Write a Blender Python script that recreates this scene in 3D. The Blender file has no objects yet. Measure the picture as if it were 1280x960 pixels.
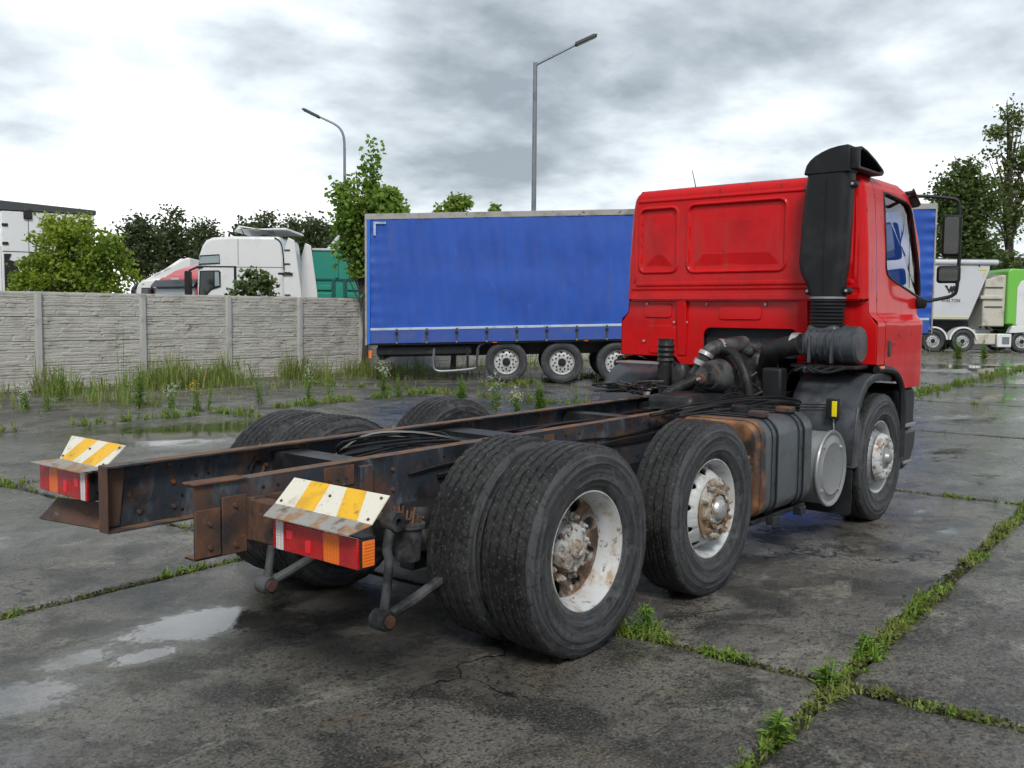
import bpy, bmesh, math, random
import numpy as np
from mathutils import Vector, Matrix
R = math.radians
random.seed(7)
scene = bpy.context.scene
COL = scene.collection

# ------------------------------------------------------------------ camera
cd = bpy.data.cameras.new('camera'); cam = bpy.data.objects.new('camera', cd); COL.objects.link(cam)
fw = Vector((0.76534805, 0.63916341, -0.07558113)); rt = Vector((0.64148672, -0.76708304, 0.008854)); up = Vector((0.05231785, 0.05526069, 0.99710035))
cam.matrix_world = Matrix(((rt.x, up.x, -fw.x, -3.7632), (rt.y, up.y, -fw.y, -3.845), (rt.z, up.z, -fw.z, 1.6831), (0, 0, 0, 1)))
cd.sensor_width = 36; cd.lens = 1192.18 / 1280 * 36; cd.clip_start = .05; cd.clip_end = 2000
scene.camera = cam

# ------------------------------------------------------------------ sky, sun, exposure
SUN_AZ, SUN_EL = R(222), R(46)
sdir = Vector((math.cos(SUN_AZ) * math.cos(SUN_EL), math.sin(SUN_AZ) * math.cos(SUN_EL), math.sin(SUN_EL)))
world = bpy.data.worlds.new('World'); scene.world = world; world.use_nodes = True
wt = world.node_tree; wt.nodes.clear()

class NT:
    """small helper round a node tree"""
    def __init__(s, tree): s.t = tree
    def n(s, typ, **kw):
        nd = s.t.nodes.new(typ)
        for k, v in kw.items():
            if k == 'ins':
                for i, x in v.items(): s.set(nd, i, x)
            else: setattr(nd, k, v)
        return nd
    def set(s, nd, i, x):
        sock = nd.inputs[i]
        if hasattr(x, 'is_linked') or isinstance(x, bpy.types.NodeSocket): s.t.links.new(x, sock)
        elif isinstance(x, bpy.types.Node): s.t.links.new(x.outputs[0], sock)
        else:
            if sock.type == 'RGBA' and not isinstance(x, (int, float)) and len(x) == 3: x = (*x, 1)
            sock.default_value = x
    def math(s, op, a, b=0.0, c=None, clamp=False):
        nd = s.n('ShaderNodeMath', operation=op, use_clamp=clamp); s.set(nd, 0, a); s.set(nd, 1, b)
        if c is not None: s.set(nd, 2, c)
        return nd.outputs[0]
    def vmath(s, op, a, b=(0, 0, 0)):
        nd = s.n('ShaderNodeVectorMath', operation=op); s.set(nd, 0, a)
        if op == 'SCALE': s.set(nd, 3, b)
        else: s.set(nd, 1, b)
        return nd.outputs['Value'] if op in ('DOT_PRODUCT', 'LENGTH', 'DISTANCE') else nd.outputs[0]
    def noise(s, vec, scale, detail=4, rough=.55, dist=0.0):
        nd = s.n('ShaderNodeTexNoise'); s.set(nd, 'Vector', vec); s.set(nd, 'Scale', scale); s.set(nd, 'Detail', detail); s.set(nd, 'Roughness', rough); s.set(nd, 'Distortion', dist)
        return nd.outputs[0]
    def ramp(s, v, lo, hi, a=0.0, b=1.0, smooth=True):
        nd = s.n('ShaderNodeMapRange', interpolation_type='SMOOTHSTEP' if smooth else 'LINEAR'); s.set(nd, 0, v); s.set(nd, 1, lo); s.set(nd, 2, hi); s.set(nd, 3, a); s.set(nd, 4, b)
        return nd.outputs[0]
    def mix(s, fac, a, b, mode='MIX'):
        nd = s.n('ShaderNodeMix', data_type='RGBA', blend_type=mode); s.set(nd, 0, fac); s.set(nd, 6, a); s.set(nd, 7, b)
        return nd.outputs[2]

W = NT(wt)
out = W.n('ShaderNodeOutputWorld')
sky = W.n('ShaderNodeTexSky', sky_type='NISHITA'); sky.sun_disc = False; sky.sun_elevation = SUN_EL; sky.sun_rotation = math.pi / 2 - SUN_AZ
bg1 = W.n('ShaderNodeBackground'); W.set(bg1, 0, sky.outputs[0]); W.set(bg1, 1, .1)
gen = W.n('ShaderNodeTexCoord').outputs['Generated']
sep = W.n('ShaderNodeSeparateXYZ'); W.set(sep, 0, gen)
zc = W.math('ADD', W.math('MAXIMUM', sep.outputs[2], 0.0), .24)
cv = W.n('ShaderNodeCombineXYZ'); W.set(cv, 0, W.math('DIVIDE', sep.outputs[0], zc)); W.set(cv, 1, W.math('DIVIDE', sep.outputs[1], zc)); W.set(cv, 2, .37)
wv = cv.outputs[0]
big = W.noise(W.vmath('ADD', wv, (3.1, .6, 0)), .8, 2, .5)
mid = W.noise(W.vmath('ADD', wv, (7.3, 2.2, 0)), 1.9, 7, .52, .15)
fine = W.noise(W.vmath('ADD', wv, (1.7, 9.4, 0)), 5.5, 6, .55, .1)
# brighter break in the clouds around the direction where the cover is thinnest
def lobe(az, el, c0, c1):
    d = W.vmath('DOT_PRODUCT', gen, Vector((math.cos(R(az)) * math.cos(R(el)), math.sin(R(az)) * math.cos(R(el)), math.sin(R(el)))))
    return W.ramp(d, math.cos(R(c0)), math.cos(R(c1)))
thick = W.math('ADD', W.math('MULTIPLY', W.math('SUBTRACT', big, .5), 1.0), W.math('MULTIPLY', W.math('SUBTRACT', mid, .5), 1.25))
thick = W.math('ADD', thick, W.math('MULTIPLY', W.math('SUBTRACT', fine, .5), .42))
thick = W.math('SUBTRACT', thick, W.math('MULTIPLY', lobe(62, 8.5, 18, 3), .25))
thick = W.math('ADD', thick, W.ramp(sep.outputs[2], .08, .27, -.05, .14))
cr = W.n('ShaderNodeValToRGB'); W.set(cr, 0, W.ramp(thick, -.45, .22, 0, 1, False))
els = cr.color_ramp.elements; els[0].position = 0; els[0].color = (.95, .96, .96, 1); els[1].position = 1; els[1].color = (.22, .25, .275, 1)
for p_, c_ in ((.22, (.82, .84, .85, 1)), (.42, (.60, .64, .665, 1)), (.62, (.45, .49, .52, 1)), (.8, (.33, .366, .396, 1))):
    e_ = els.new(p_); e_.color = c_
bg2 = W.n('ShaderNodeBackground'); W.set(bg2, 0, cr.outputs[0]); W.set(bg2, 1, 1.0)
ms = W.n('ShaderNodeMixShader'); W.set(ms, 0, .93); W.set(ms, 1, bg1.outputs[0]); W.set(ms, 2, bg2.outputs[0])
wt.links.new(ms.outputs[0], out.inputs[0])
sl = bpy.data.lights.new('sun', 'SUN'); sl.energy = 1.5; sl.angle = R(16); sl.color = (1, .965, .91)
so = bpy.data.objects.new('sun', sl); COL.objects.link(so); so.rotation_euler = (-sdir).to_track_quat('-Z', 'Y').to_euler()
vs = scene.view_settings; vs.view_transform = 'Standard'; vs.look = 'None'; vs.exposure = 0.74; vs.gamma = 1; vs.use_curve_mapping = False
scene.cycles.use_denoising = True
scene.cycles.max_bounces = 6; scene.cycles.transparent_max_bounces = 8; scene.cycles.adaptive_threshold = .03

# ------------------------------------------------------------------ materials
def new_mat(name):
    m = bpy.data.materials.new(name); m.use_nodes = True; m.node_tree.nodes.clear()
    T = NT(m.node_tree); o = T.n('ShaderNodeOutputMaterial'); b = T.n('ShaderNodeBsdfPrincipled')
    m.node_tree.links.new(b.outputs[0], o.inputs[0])
    return m, T, b, o
def mat(name, col, rough=.5, metal=0, layers=(), bump=None, coat=0, spec=.5, rnd=False, world_pos=False, up_layer=None, vary=.0):
    """layers: (colour, noise scale, lo, hi, roughness, metal); bump: (scale, strength, distance)"""
    m, T, b, o = new_mat(name)
    if world_pos: v = T.n('ShaderNodeNewGeometry').outputs['Position']
    else: v = T.n('ShaderNodeTexCoord').outputs['Object']
    if rnd:
        oi = T.n('ShaderNodeObjectInfo'); v = T.vmath('ADD', v, T.vmath('SCALE', (13.1, 7.7, 5.3), oi.outputs['Random']))
    c = T.mix(0.0, col, col); r_ = rough; mt = metal
    if vary:
        c = T.mix(T.ramp(T.noise(v, 3.0, 5, .6), .3, .7), [x * (1 - vary) for x in col], [min(1, x * (1 + vary)) for x in col])
    rs = T.math('ADD', rough, 0.0)
    mtl = T.math('ADD', metal, 0.0)
    for i, L in enumerate(layers):
        c2, sc, lo, hi = L[:4]; r2 = L[4] if len(L) > 4 else rough; m2 = L[5] if len(L) > 5 else metal
        st = L[6] if len(L) > 6 else (1, 1, 1)
        vv = T.vmath('MULTIPLY', T.vmath('ADD', v, (i * 3.7, i * 1.9, i * 5.1)), st)
        k = T.ramp(T.noise(vv, sc, 8, .62, .2), lo, hi)
        c = T.mix(k, c, c2)
        d = T.n('ShaderNodeMix', data_type='FLOAT'); T.set(d, 0, k); T.set(d, 2, rs); T.set(d, 3, r2); rs = d.outputs[0]
        d = T.n('ShaderNodeMix', data_type='FLOAT'); T.set(d, 0, k); T.set(d, 2, mtl); T.set(d, 3, m2); mtl = d.outputs[0]
    if up_layer:                       # weathering that has settled on upward faces (rust, dust)
        c2, sc, lo, hi, r2 = up_layer
        nz = T.n('ShaderNodeSeparateXYZ'); T.set(nz, 0, T.n('ShaderNodeNewGeometry').outputs['True Normal'])
        k = T.math('MULTIPLY', T.ramp(nz.outputs[2], .5, .9), T.ramp(T.noise(v, sc, 7, .6), lo, hi))
        c = T.mix(k, c, c2)
        d = T.n('ShaderNodeMix', data_type='FLOAT'); T.set(d, 0, k); T.set(d, 2, rs); T.set(d, 3, r2); rs = d.outputs[0]
    T.set(b, 'Base Color', c); T.set(b, 'Roughness', rs); T.set(b, 'Metallic', mtl); T.set(b, 'Specular IOR Level', spec)
    if coat: T.set(b, 'Coat Weight', coat); T.set(b, 'Coat Roughness', .06)
    if bump:
        bn = T.n('ShaderNodeBump'); T.set(bn, 'Strength', bump[1]); T.set(bn, 'Distance', bump[2] if len(bump) > 2 else .01)
        T.set(bn, 'Height', T.noise(v, bump[0], 6, .6)); T.set(b, 'Normal', bn.outputs[0])
    return m
RUST = (.16, .062, .025); RUSTD = (.06, .028, .018); RUSTL = (.33, .15, .055)
M = {}
M['red'] = mat('red_paint', (.62, .007, .009), .42, layers=[((.46, .007, .009), 2.2, .46, .75, .5), ((.40, .035, .030), 5, .52, .80, .6, 0, (3, 3, .35)), ((.20, .018, .014), 9, .62, .74, .6), ((.16, .05, .04), 34, .68, .74, .7)], coat=.38, spec=.10, bump=(2.2, .10, .02))
M['frame'] = mat('chassis_paint', (.034, .042, .054), .42, spec=.35, layers=[((.13, .15, .175), 6, .5, .70, .5, 0, (1, 1, .35)), ((.016, .017, .02), 3.5, .5, .64, .5), ((.105, .054, .034), 3.1, .49, .66, .8), ((.085, .038, .024), 14, .56, .70, .85)], up_layer=((.185, .100, .054), 8, .32, .56, .85), bump=(40, .25, .004))
M['rust'] = mat('rusty_steel', (.085, .046, .032), .85, layers=[((.17, .07, .03), 7, .45, .65, .9), ((.035, .027, .026), 4, .5, .65, .7), ((.16, .14, .12), 18, .62, .72, .8)], bump=(60, .4, .004))
M['black_steel'] = mat('oily_black_steel', (.016, .017, .019), .42, spec=.3, layers=[((.045, .045, .047), 6, .5, .7, .6), ((.07, .042, .028), 9, .6, .72, .8)], bump=(30, .4, .006))
M['greysteel'] = mat('grey_cast_steel', (.085, .088, .092), .5, spec=.35, layers=[((.02, .02, .021), 6, .40, .6, .5), ((.09, .06, .04), 12, .6, .7, .8)], bump=(45, .4, .004))
M['plastic'] = mat('black_plastic', (.014, .015, .017), .48, spec=.3, layers=[((.028, .029, .031), 4, .45, .7, .55)], bump=(160, .2, .002))
M['greyplastic'] = mat('grey_plastic', (.055, .061, .07), .34, spec=.45, layers=[((.085, .09, .098), 5, .5, .7, .5), ((.028, .03, .033), 9, .5, .7, .5)], bump=(90, .15, .002))
def rubber_mat(name, base, dust, tread=False):
    m, T, b, o = new_mat(name)
    v = T.n('ShaderNodeTexCoord').outputs['Object']; sp = T.n('ShaderNodeSeparateXYZ'); T.set(sp, 0, v)
    r_ = T.math('SQRT', T.math('ADD', T.math('MULTIPLY', sp.outputs[0], sp.outputs[0]), T.math('MULTIPLY', sp.outputs[2], sp.outputs[2])))
    an = T.math('ARCTAN2', sp.outputs[2], sp.outputs[0])
    oi = T.n('ShaderNodeObjectInfo').outputs['Random']
    cb = T.n('ShaderNodeCombineXYZ'); T.set(cb, 0, T.math('MULTIPLY', r_, 55.0)); T.set(cb, 1, T.math('MULTIPLY', T.math('COSINE', an), 1.4)); T.set(cb, 2, T.math('MULTIPLY', T.math('SINE', an), 1.4))
    ring = T.noise(cb.outputs[0], 1.0, 5, .6, .2)
    n1 = T.noise(v, 9, 7, .65, .3); n2 = T.noise(v, 34, 6, .7)
    cc = T.mix(T.ramp(ring, .38, .62), base, dust)
    cc = T.mix(T.ramp(n1, .50, .72), cc, [x * 1.3 for x in dust]); cc = T.mix(T.ramp(n2, .52, .68), cc, [x * .45 for x in base])
    if tread:
        w = T.ramp(T.noise(v, 60, 4, .7), .56, .68)
        cc = T.mix(T.math('MULTIPLY', w, .7), cc, (.13, .125, .115))
        # moulded sipes across the ribs
        s1 = T.math('SINE', T.math('ADD', T.math('MULTIPLY', an, 84.0), T.math('MULTIPLY', sp.outputs[1], 90.0)))
        sip = T.ramp(s1, .93, .99); cc = T.mix(T.math('MULTIPLY', sip, .6), cc, (.006, .006, .006))
    T.set(b, 'Base Color', cc); T.set(b, 'Roughness', T.ramp(n1, .35, .7, .42, .72)); T.set(b, 'Specular IOR Level', .28)
    bn = T.n('ShaderNodeBump'); T.set(bn, 'Strength', .5); T.set(bn, 'Distance', .004); h = T.math('ADD', T.math('MULTIPLY', ring, .6), T.math('MULTIPLY', n2, .8))
    if tread: h = T.math('SUBTRACT', h, T.math('MULTIPLY', sip, .9))
    T.set(bn, 'Height', h); T.set(b, 'Normal', bn.outputs[0]); return m
M['rubber'] = rubber_mat('tyre_rubber', (.030, .031, .034), (.072, .074, .078))
M['tread'] = rubber_mat('tread_rubber', (.014, .014, .015), (.030, .030, .030), True)
M['rimdual'] = mat('rust_stained_rim', (.52, .54, .55), .35, layers=[((.45, .44, .41), 4, .46, .7, .5), ((.34, .24, .15), 7, .50, .68, .7), ((.19, .09, .04), 15, .55, .66, .85), ((.06, .032, .02), 12, .61, .70, .9)], bump=(40, .25, .003))
M['rimwhite'] = mat('painted_rim', (.52, .535, .54), .35, layers=[((.42, .41, .39), 5, .5, .7, .5), ((.26, .17, .10), 7, .52, .70, .7), ((.17, .085, .04), 16, .58, .68, .85), ((.07, .038, .022), 13, .64, .72, .9)], bump=(50, .2, .003))
M['rimrusty'] = mat('rusty_rim_disc', (.50, .50, .48), .5, layers=[((.17, .10, .055), 7, .46, .62, .85), ((.05, .03, .022), 11, .52, .66, .9)], bump=(50, .3, .003))
M['discrust'] = mat('rust_brown_disc', (.36, .34, .31), .55, layers=[((.15, .085, .05), 5, .38, .56, .85), ((.05, .033, .025), 9, .46, .62, .9), ((.42, .40, .37), 8, .62, .70, .6)], bump=(50, .3, .003))
M['hubrust'] = mat('muddy_rusty_hub', (.22, .15, .09), .8, layers=[((.46, .44, .40), 10, .44, .62, .7), ((.08, .05, .034), 18, .54, .68, .9)], bump=(70, .6, .006))
M['steelcap'] = mat('bare_steel', (.55, .55, .54), .35, .7, layers=[((.25, .18, .12), 16, .55, .66, .7, 0.2)], bump=(60, .3, .002))
M['alu'] = mat('dull_aluminium', (.32, .33, .335), .45, .5, layers=[((.20, .205, .21), 5, .5, .7, .5, .3), ((.2, .17, .13), 20, .66, .74, .7, 0)], bump=(25, .2, .004))
M['tankrust'] = mat('orange_rust_tank', (.27, .125, .05), .6, layers=[((.10, .048, .026), 4, .44, .64, .75), ((.03, .027, .027), 2.4, .52, .66, .5), ((.05, .04, .035), 12, .56, .7, .6), ((.45, .25, .11), 9, .62, .72, .6)], bump=(20, .3, .006))
M['tank'] = mat('grey_tank_paint', (.085, .098, .11), .36, layers=[((.05, .056, .062), 4, .48, .68, .45), ((.22, .085, .035), 3.3, .66, .70, .8)], bump=(10, .25, .01))
M['lens_red'] = mat('red_lens', (.50, .006, .008), .12, coat=.6, layers=[((.34, .005, .006), 18, .45, .7, .2)])
M['lens_amber'] = mat('amber_lens', (.85, .17, .008), .12, coat=.6)
M['lens_white'] = mat('clear_lens', (.70, .66, .66), .12, coat=.6)
M['reflector'] = mat('bright_red_reflector', (.85, .02, .035), .10, coat=.5)
M['brd_white'] = mat('board_white', (.72, .69, .58), .4, layers=[((.50, .46, .38), 7, .48, .68, .5), ((.30, .20, .11), 15, .60, .72, .8), ((.10, .08, .06), 40, .64, .70, .8)])
M['brd_yellow'] = mat('board_yellow', (.82, .46, .012), .38, layers=[((.62, .34, .02), 6, .46, .68, .5), ((.30, .18, .05), 17, .60, .72, .8), ((.10, .08, .05), 40, .64, .70, .8)])
M['lipgrey'] = mat('dirty_galvanised_lip', (.30, .29, .27), .6, layers=[((.30, .17, .08), 9, .5, .62, .8), ((.14, .11, .09), 12, .56, .68, .8)])
M['marker_yellow'] = mat('yellow_tag', (.85, .68, .01), .4)
M['cable'] = mat('black_cable', (.012, .012, .013), .4)
M['hose'] = mat('rubber_hose', (.018, .018, .019), .5, spec=.3, layers=[((.055, .055, .054), 9, .5, .7, .6)], bump=(60, .2, .003))
M['concrete'] = mat('fence_concrete', (.47, .455, .415), .9, rnd=True, layers=[((.35, .338, .30), 2.2, .46, .68, .9), ((.46, .46, .44), 1.1, .55, .72, .9), ((.15, .15, .13), 6, .62, .76, .95)], bump=(35, .5, .01))
M['post'] = mat('fence_post_concrete', (.45, .45, .43), .9, rnd=True, layers=[((.28, .28, .265), 3, .5, .7, .9)], bump=(45, .4, .006))
M['blue'] = mat('blue_tarpaulin', (.020, .090, .44), .45, layers=[((.016, .072, .37), .9, .42, .66, .45), ((.05, .11, .46), 2.5, .6, .76, .5), ((.06, .085, .26), 3.0, .54, .80, .6, 0, (4, 4, .25))], bump=(1.6, .35, .04))
M['bluepost'] = mat('bright_blue_paint', (.02, .16, .66), .4)
M['bluelow'] = mat('blue_side_board', (.035, .085, .36), .45, layers=[((.07, .10, .26), 2.5, .5, .7, .6)])
M['strip'] = mat('pale_strip', (.48, .56, .66), .5, layers=[((.30, .36, .44), 5, .5, .7, .6)])
M['roofgrey'] = mat('weathered_roof_rail', (.36, .35, .33), .6, layers=[((.20, .19, .17), 2, .46, .66, .7), ((.10, .09, .08), 7, .6, .7, .8)])
M['white'] = mat('white_cab_paint', (.74, .75, .75), .32, coat=.3, layers=[((.62, .63, .62), 1.4, .5, .72, .4)])
M['greywhite'] = mat('pale_grey_body', (.58, .60, .63), .4, layers=[((.48, .50, .53), .6, .5, .72, .5)])
M['cream'] = mat('dirty_cream_panel', (.55, .53, .45), .5, layers=[((.35, .33, .27), 2, .5, .7, .6)])
M['farred'] = mat('red_cab_paint', (.55, .03, .035), .35, coat=.3)
M['teal'] = mat('teal_tipper_paint', (.02, .25, .185), .45, layers=[((.03, .32, .25), 1.5, .5, .7, .5)])
M['tealdark'] = mat('dark_teal_paint', (.008, .085, .075), .5)
M['lime'] = mat('lime_green_paint', (.17, .52, .07), .4, coat=.3)
M['darkglass'] = mat('dark_glass', (.02, .026, .03), .06, spec=.9)
M['paleglass'] = mat('pale_reflecting_glass', (.30, .36, .38), .08, spec=.9)
M['galv'] = mat('galvanised_steel', (.24, .26, .28), .45, .5, layers=[((.16, .175, .19), 3, .5, .7, .5, .4)])
M['lampdark'] = mat('dark_lamp_head', (.06, .065, .07), .5)
M['bark'] = mat('bark', (.07, .055, .042), .9, bump=(25, .6, .02))
M['black_print'] = mat('black_print', (.012, .012, .012), .5)
M['yellow_line'] = mat('yellow_line', (.75, .55, .03), .5)
M['seat'] = mat('dark_seat_fabric', (.03, .035, .045), .9)
M['pale_stain'] = mat('lamp_diffuser', (.6, .6, .58), .4)
M['blackpaint'] = mat('satin_black', (.014, .014, .015), .4)
M['mirrorglass'] = mat('mirror_glass', (.55, .57, .58), .03, 1.0)
M['white_flower'] = mat('white_petals', (.72, .72, .66), .7)
M['yellow_flower'] = mat('yellow_petals', (.75, .55, .03), .7)
M['seedhead'] = mat('brown_seedhead', (.20, .11, .06), .9)

def ribbed(m, scale=170.0):
    """fine moulded ribs across a lamp lens"""
    T = NT(m.node_tree); b = [n for n in m.node_tree.nodes if n.type == 'BSDF_PRINCIPLED'][0]
    sp = T.n('ShaderNodeSeparateXYZ'); T.set(sp, 0, T.n('ShaderNodeTexCoord').outputs['Object'])
    bn = T.n('ShaderNodeBump'); T.set(bn, 'Strength', .35); T.set(bn, 'Distance', .003); T.set(bn, 'Height', T.math('ADD', T.math('SINE', T.math('MULTIPLY', sp.outputs[1], scale * 2)), T.math('MULTIPLY', T.math('SINE', T.math('MULTIPLY', sp.outputs[2], scale * 3)), .4)))
    T.set(b, 'Normal', bn.outputs[0])
for k_ in ('lens_red', 'lens_amber', 'lens_white'): ribbed(M[k_])
def glass_mat():
    m = bpy.data.materials.new('window_glass'); m.use_nodes = True; m.node_tree.nodes.clear(); T = NT(m.node_tree)
    o = T.n('ShaderNodeOutputMaterial'); tr = T.n('ShaderNodeBsdfTransparent'); T.set(tr, 0, (.55, .70, .76, 1)); gl = T.n('ShaderNodeBsdfGlossy'); T.set(gl, 'Roughness', .02)
    fr = T.n('ShaderNodeFresnel'); T.set(fr, 0, 1.55); mx = T.n('ShaderNodeMixShader'); T.set(mx, 0, T.math('MINIMUM', T.math('MULTIPLY', fr.outputs[0], 1.6), 1.0)); T.set(mx, 1, tr.outputs[0]); T.set(mx, 2, gl.outputs[0])
    m.node_tree.links.new(mx.outputs[0], o.inputs[0]); return m
M['glass'] = glass_mat()

def leaf_mat(name, c1, c2, c3=None, trans=.35):
    m, T, b, o = new_mat(name)
    g = T.n('ShaderNodeNewGeometry'); rp = g.outputs['Random Per Island']
    c = T.mix(rp, c1, c2)
    if c3: c = T.mix(T.ramp(T.noise(g.outputs['Position'], .9, 3), .45, .65), c, c3)
    T.set(b, 'Base Color', c); T.set(b, 'Roughness', .55); T.set(b, 'Specular IOR Level', .35)
    tl = T.n('ShaderNodeBsdfTranslucent'); T.set(tl, 0, T.mix(.5, c, (.25, .34, .03)))
    mx = T.n('ShaderNodeMixShader'); T.set(mx, 0, trans); T.set(mx, 1, b.outputs[0]); T.set(mx, 2, tl.outputs[0])
    m.node_tree.links.new(mx.outputs[0], o.inputs[0]); return m
M['leaf_yellow'] = leaf_mat('yellow_green_leaves', (.20, .30, .03), (.44, .54, .07), (.16, .26, .035), .5)
M['leaf_maple'] = leaf_mat('maple_leaves', (.09, .20, .03), (.24, .38, .06), (.26, .36, .07), .45)
M['leaf_dark'] = leaf_mat('dark_leaves', (.04, .058, .03), (.10, .125, .055), (.065, .09, .04), .3)
M['leaf_mid'] = leaf_mat('mid_green_leaves', (.05, .095, .03), (.12, .18, .055), (.09, .13, .04), .35)
M['leaf_poplar'] = leaf_mat('olive_leaves', (.07, .11, .03), (.15, .19, .06), (.16, .20, .08), .35)
M['grass'] = leaf_mat('joint_grass', (.09, .17, .025), (.25, .36, .06), (.24, .25, .08), .3)
M['moss'] = leaf_mat('moss', (.05, .055, .016), (.11, .12, .03), None, .1)
M['weed'] = leaf_mat('weed_leaves', (.09, .19, .03), (.22, .36, .06), None, .3)
M['drygrass'] = leaf_mat('dry_grass', (.17, .21, .06), (.32, .32, .12), (.14, .22, .045), .3)

# ground: old dark slabs, wet, with puddles
PUD = [(-1.02, .66, .42, .26, 1.3), (-.80, .42, .22, .16, 1.1), (-1.42, .42, .22, .10, 1.2), (-1.65, .62, .26, .16, 1.0), (-2.05, .35, .34, .22, 1.2), (-2.3, -.2, .3, .2, .6), (4.1, -1.78, .34, .13, 1), (4.75, -1.35, .35, .10, .8), (3.3, -1.62, .22, .10, .8), (2.5, -1.80, .16, .10, .7),
       (8.6, -.5, 2.2, .8, .72), (12.8, .4, 3.0, 1.3, .75), (6.9, -1.3, 1.2, .4, .7), (17.5, 1.2, 3.0, 1.6, .75), (23, 2.0, 4.0, 2.0, .8), (3.3, 7.8, 2.2, 1.2, 1.2), (4.8, 5.9, 1.4, .9, 1.1), (1.6, 4.4, 1.8, 1.0, .75), (-.9, 3.4, 1.0, .5, .6), (30, 4, 6, 3, 1.0), (3.85, -.55, .55, .3, .8), (8.4, 7.2, 2.2, 1.0, .7)]
def ground_mat():
    m, T, b, o = new_mat('wet_slab_concrete')
    g = T.n('ShaderNodeNewGeometry'); P = g.outputs['Position']
    sp = T.n('ShaderNodeSeparateXYZ'); T.set(sp, 0, P)
    w1 = T.noise(P, 3.0, 6, .6); w2 = T.noise(P, .55, 5, .6, .4); w3 = T.noise(P, 11, 8, .65, .3); grit = T.noise(P, 75, 3, .7); grit2 = T.noise(P, 190, 2, .6)
    wob = T.math('ADD', T.math('MULTIPLY', T.math('SUBTRACT', w1, .5), 1.5), T.math('ADD', T.math('MULTIPLY', T.math('SUBTRACT', w3, .5), 1.7), T.math('MULTIPLY', T.math('SUBTRACT', T.noise(P, 34, 5, .7), .5), 1.3)))
    pud = None
    for (x, y, a, c_, k) in PUD:
        dx = T.math('DIVIDE', T.math('SUBTRACT', sp.outputs[0], x), a); dy = T.math('DIVIDE', T.math('SUBTRACT', sp.outputs[1], y), c_)
        d = T.math('SQRT', T.math('ADD', T.math('MULTIPLY', dx, dx), T.math('MULTIPLY', dy, dy)))
        v = T.math('MULTIPLY', T.math('SUBTRACT', 1.5, d), k)
        pud = v if pud is None else T.math('MAXIMUM', pud, v)
    pud = T.math('MAXIMUM', pud, -0.6)
    wet = T.ramp(T.math('ADD', pud, wob), -.35, .9)          # damp sheen
    pool = T.ramp(T.math('ADD', pud, wob), .72, 1.08)         # standing water
    oi = T.n('ShaderNodeObjectInfo')
    c = T.mix(T.ramp(w2, .35, .65), (.092, .085, .073), (.195, .182, .157))
    c = T.mix(T.ramp(T.noise(P, 1.7, 7, .65, .5), .46, .62), c, (.036, .034, .031))
    c = T.mix(T.math('MULTIPLY', T.ramp(T.noise(T.vmath('MULTIPLY', T.vmath('ADD', P, (5, 3, 0)), (1, 1.9, 1)), 1.25, 9, .70, .6), .55, .66), .85), c, (.27, .255, .21))
    c = T.mix(T.ramp(T.noise(T.vmath('ADD', P, (9, 1, 0)), 2.4, 7, .65, .3), .55, .72), c, (.115, .092, .064))
    c = T.mix(T.math('MULTIPLY', T.ramp(T.noise(T.vmath('ADD', P, (2, 8, 0)), 6.5, 8, .7, .4), .52, .64), .75), c, (.032, .031, .030))
    # pale concrete laid bare along the slab edges
    gu = T.math('ADD', T.math('MULTIPLY', T.math('SUBTRACT', sp.outputs[0], .47), math.cos(R(2.9))), T.math('MULTIPLY', T.math('SUBTRACT', sp.outputs[1], -2.27), math.sin(R(2.9))))
    gv = T.math('SUBTRACT', T.math('MULTIPLY', T.math('SUBTRACT', sp.outputs[1], -2.27), math.cos(R(2.9))), T.math('MULTIPLY', T.math('SUBTRACT', sp.outputs[0], .47), math.sin(R(2.9))))
    eu = T.math('PINGPONG', gu, 2.6); ev = T.math('PINGPONG', gv, 1.965)
    ed = T.math('ADD', T.math('MINIMUM', eu, ev), T.math('MULTIPLY', T.math('SUBTRACT', T.noise(P, 2.2, 8, .68, .5), .5), .55))
    c = T.mix(T.math('MULTIPLY', T.ramp(ed, .045, -.02), .8), c, (.27, .26, .22))
    vo = T.n('ShaderNodeTexVoronoi', feature='DISTANCE_TO_EDGE'); T.set(vo, 'Vector', T.vmath('ADD', P, T.vmath('SCALE', T.n('ShaderNodeTexNoise', ins={'Vector': P, 'Scale': 2.3, 'Detail': 5.0}).outputs[1], .55))); T.set(vo, 'Scale', .62)
    crack = T.math('MULTIPLY', T.ramp(vo.outputs[0], .006, .001), T.ramp(T.noise(P, .5, 2), .50, .58))
    c = T.mix(T.ramp(grit, .50, .70), c, T.mix(.5, c, (.30, .285, .255)))  # pale grains and dark pits paint the shading of the rough relief
    c = T.mix(T.ramp(T.noise(P, 28, 6, .72), .51, .66), c, (.020, .020, .020))
    c = T.mix(T.ramp(grit, .46, .34), c, (.010, .010, .010))
    # slab colour darker under the chassis
    ox = T.math('ABSOLUTE', T.math('SUBTRACT', sp.outputs[1], -.1)); under_dark = T.ramp(T.math('ADD', ox, T.math('MULTIPLY', T.math('SUBTRACT', w1, .5), 1.4)), 1.35, .6)
    under_dark = T.math('MULTIPLY', under_dark, T.ramp(sp.outputs[0], -1.3, -.5)); under_dark = T.math('MULTIPLY', under_dark, T.ramp(sp.outputs[0], 5.2, 4.2))
    c = T.mix(T.math('MULTIPLY', under_dark, .55), c, (.02, .019, .018))
    # a patch of spilled blue fluid by the tank
    bx = T.math('DIVIDE', T.math('SUBTRACT', sp.outputs[0], 3.85), .75); by = T.math('DIVIDE', T.math('SUBTRACT', sp.outputs[1], -.55), .28)
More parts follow.
